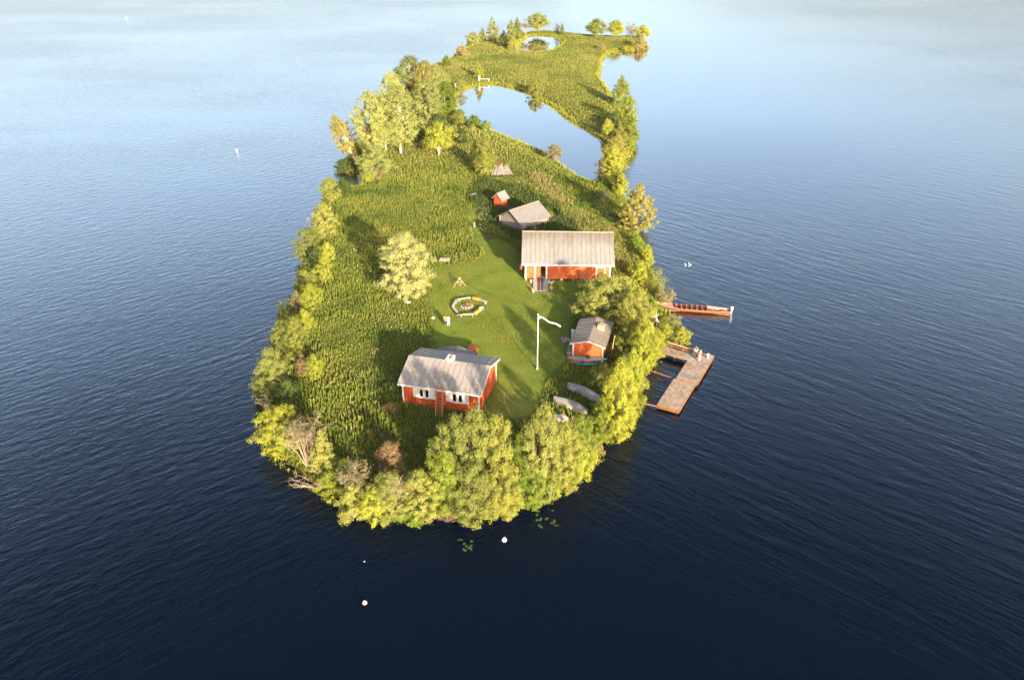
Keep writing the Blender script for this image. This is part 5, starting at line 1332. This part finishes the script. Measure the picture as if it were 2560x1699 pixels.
def blocked(X, Y):
    b = box_local(X, Y, COT[0], COT[1], COT_A, -.15, 9.2, -.15, 9.7)
    b |= box_local(X, Y, 1.98, 107.81, -.0325, -.4, 13., -.4, 9.7) | box_local(X, Y, 1.98, 107.81, -.0325, .9, 3.7, -3.8, 0)
    a = math.atan2(-.737, .676); o = (1.69 - math.cos(a) * 5.6, 126.2 - math.sin(a) * 5.6); b |= box_local(X, Y, *o, a, -.1, 5.7, -.1, 6.3)
    b |= box_local(X, Y, -2.1, 138.9, math.atan2(-.633, .774), -.9, .9, -1.0, 1.0); b |= box_local(X, Y, 10.17, 87.63, math.atan2(-.262, .965), -2.6, 2., -3.1, 3.2)
    for pa, pb, w in (((1420, 966), (1506, 1014), .75), ((1385, 1001), (1468, 1041), .7), ((1418, 900), (1510, 908), .9), ((1230, 438), (1280, 436), 2.2)):
        A, B = ground(*pa), ground(*pb); b |= pathdist([(A.x, A.y), (B.x, B.y)], X, Y) < w
    return b
def candidates(x0, x1, y0, y1, step, seed):
    rng = np.random.default_rng(seed); X, Y = np.meshgrid(np.arange(x0, x1, step), np.arange(y0, y1, step)); X = X.ravel(); Y = Y.ravel()
    return X + rng.uniform(-.5, .5, len(X)) * step, Y + rng.uniform(-.5, .5, len(Y)) * step
# near and middle meadow
SHADE_WEEDS = world_poly([(1175, 470), (1205, 440), (1240, 455), (1300, 468), (1380, 500), (1440, 545), (1470, 600), (1310, 606), (1262, 596), (1232, 560), (1205, 545), (1196, 505)], 1.1)  # weedy ground where the barn's shadow is painted as darker plants
X, Y = candidates(-20, 16, 110, 172, .30, 71); ok = (sdist(SHADE_WEEDS, X, Y) > (.3 * wob(X, Y, 1.7) + 1.1 * wob(X + 9, Y, .45))) & (lawnmask(X, Y) < -.1) & ~blocked(X, Y); X, Y = X[ok], Y[ok]
scatter('shade_weed_patch', 'weeds coloured dark green for the barn shade round the grey log shed and outhouse', X, Y, .55, 1.05, .8, ('spike', 'tuft', 'spike'), 'shade_weed', 72, .05, np.clip(1 + .25 * wob(X, Y, .8), .5, 1.6))
X, Y = candidates(-38, 30, 55, 178, .278, 1)
d = sample(D, X, Y); lm = lawnmask(X, Y)
ok = (d > .35) & (lm < -.1 + .28 * wob(X, Y, 2.3)) & ~blocked(X, Y) & (NP.random(len(X)) < sst(176, 132, Y)) & (sdist(SHADE_WEEDS, X, Y) < (.3 * wob(X, Y, 1.7) + 1.1 * wob(X + 9, Y, .45))); X, Y, d = X[ok], Y[ok], d[ok]
hm = np.clip(.95 + .3 * wob(X, Y, .55) + .18 * wob(X, Y, 2.1), .3, 1.7)
scatter('meadow_plants', 'tall green meadow plants covering the near half of the island', X, Y, .3, .85, .66, ('spike', 'tuft', 'spike'), 'meadow', 3, .05, hm)
# short mown grass
X, Y = candidates(-16, 14, 70, 132, .21, 61); lm = lawnmask(X, Y); ok = (lm > -.1) & ~blocked(X, Y); X, Y = X[ok], Y[ok]
scatter('lawn_grass', 'short mown grass of the lawn and path', X, Y, .06, .17, .34, ('tuft',), 'lawn', 62, .01, np.clip(1 + .3 * wob(X, Y, .8), .5, 1.8))
# far meadow
X, Y = candidates(-48, 72, 126, 350, .5, 2)
d = sample(D, X, Y); ok = (d > .3) & ~blocked(X, Y) & (NP.random(len(X)) < sst(124, 168, Y)) & (sdist(SHADE_WEEDS, X, Y) < 0) & (lawnmask(X, Y) < -.2); X, Y = X[ok], Y[ok]
scatter('far_meadow_grass', 'soft yellow-green grass on the far half of the island round the ponds', X, Y, .2, .55, 1.0, ('tuft', 'tuft', 'spike'), 'meadow2', 4, .05, np.clip(1 + .25 * wob(X, Y, .4), .5, 1.5))
# reeds and long grass on the banks
X, Y = candidates(-48, 72, 52, 350, .42, 5)
d = sample(D, X, Y); rk = np.random.default_rng(8).random(len(X)); ok = (d > -.9) & (d < .9) & ((d > -.1) | (rk < .35 + .3 * wob(X, Y, 1.3))); X, Y = X[ok], Y[ok]
scatter('bank_grass', 'long yellowish grass fringing the shores and ponds', X, Y, .4, .8, .8, ('tuft',), 'lime', 6, .1)
# leafy undergrowth closing the shoreline
def thicket(name, label, X, Y, hs, mat, seed):
    rng = np.random.default_rng(seed); n_ = len(X); Z = np.maximum(sample(GZ, X, Y), 0) + hs * (.25 + .75 * rng.random(n_))
    C = np.stack([X, Y, Z], -1); out = unit(np.stack([rng.normal(size=n_) * .6, rng.normal(size=n_) * .6, np.ones(n_)], -1))
    Vv, Q = leaves(C, out, 34, np.full(n_, .42), .10, rng); me_ = npmesh(name, Vv, Q); me_.materials.append(M[mat]); tag(link(name, me_), label, kind='stuff')
for k, (mt_, lb_) in enumerate((('birch', 'yellow-green'), ('willow', 'pale green'), ('green', 'deep green'))):
    X, Y = candidates(-36, 28, 54, 150, 1.15, 40 + k); d = sample(D, X, Y); ok = (d > .1) & (d < 1.9 + .8 * wob(X, Y, .5)) & ~((X > 16) & (Y > 88) & (Y < 104)); X, Y = X[ok], Y[ok]
    thicket('shore_undergrowth', lb_ + ' leafy undergrowth filling the shoreline between the bushes', X, Y, .95, mt_, 50 + k)
# dry strip along the right side above the barn
DRY = [W(x, y, 1)[:2] for x, y in ((1330, 440), (1420, 520), (1500, 590), (1550, 640), (1575, 700))]
X, Y = candidates(-2, 26, 95, 165, .45, 7); rng = np.random.default_rng(1)
ok = (pathdist(DRY, X, Y) < 2.4 + wob(X, Y, .7)) & (sample(D, X, Y) > .5) & ~blocked(X, Y) & (lawnmask(X, Y) < -.2); X, Y = X[ok], Y[ok]
scatter('dry_grass', 'pale dry grass strip along the right side behind the barn', X, Y, .5, .95, .9, ('tuft',), 'straw', 8)
SB = [W(x, y, .6)[:2] for x, y in ((1440, 1065), (1478, 1095), (1495, 1120))]
X, Y = candidates(-2, 20, 58, 80, .3, 9); ok = (pathdist(SB, X, Y) < .8); X, Y = X[ok], Y[ok]
scatter('straw_bank', 'straw-coloured dry grass on the bank at the lower right', X, Y, .5, .9, .8, ('tuft',), 'straw', 10)
# white umbels
def umbels(name, label, centres, n_, spread, seed):
    rng = np.random.default_rng(seed); VV, QQ = [], []; k = 0
    for (px, py) in centres:
        g = ground(px, py)
        for i in range(n_):
            x, y = g.x + rng.normal() * spread, g.y + rng.normal() * spread; z = gz(x, y) + rng.uniform(.75, 1.25); s = rng.uniform(.035, .08)
            for j in range(3):
                a = rng.uniform(0, 6.28); cx, cy, cz = x + rng.normal() * .07, y + rng.normal() * .07, z + rng.normal() * .03
                VV += [(cx + math.cos(a + q * 1.571) * s, cy + math.sin(a + q * 1.571) * s, cz + rng.normal() * .02) for q in range(4)]; QQ.append((k, k + 1, k + 2, k + 3)); k += 4
    me_ = npmesh(name, np.array(VV), np.array(QQ)); me_.materials.append(M['flower']); tag(link(name, me_), label, kind='stuff')
umbels('white_flowers', 'scattered white umbel flowers in the meadow and round the sheds', [(1194, 540), (1198, 550), (1196, 535), (1375, 562), (1390, 560), (1420, 556), (1065, 540), (1050, 560), (1100, 530), (880, 640), (910, 680), (960, 800), (980, 830), (1000, 790), (870, 520), (1205, 572), (1210, 585), (930, 900), (900, 960), (1340, 590)], 9, .8, 3)
umbels('white_flower_sprinkle', 'white flowers sprinkled over the tall grass left of the lawn', [(820, 760), (850, 850), (790, 900), (850, 1000), (900, 1060), (960, 700), (900, 600), (1010, 560)], 6, 2.6, 4)

# ------------------------------------------------------------------ evening haze
hz = MB().box(-2650, 2650, -1550, 4050, -4.0, 62.0)
hm_ = bpy.data.materials.new('haze'); hm_.use_nodes = True; hn = hm_.node_tree.nodes; hn.remove(hn['Principled BSDF'])
hv = hn.new('ShaderNodeVolumePrincipled'); hv.inputs['Color'].default_value = (0.92, 0.95, 1.0, 1); hv.inputs['Density'].default_value = 0.00003
hv.inputs['Anisotropy'].default_value = 0.0
hm_.node_tree.links.new(hv.outputs[0], hn['Material Output'].inputs['Volume'])
M['haze'] = hm_
tag(hz.build('haze', 'haze'), 'thin pale evening haze over the lake', kind='stuff')
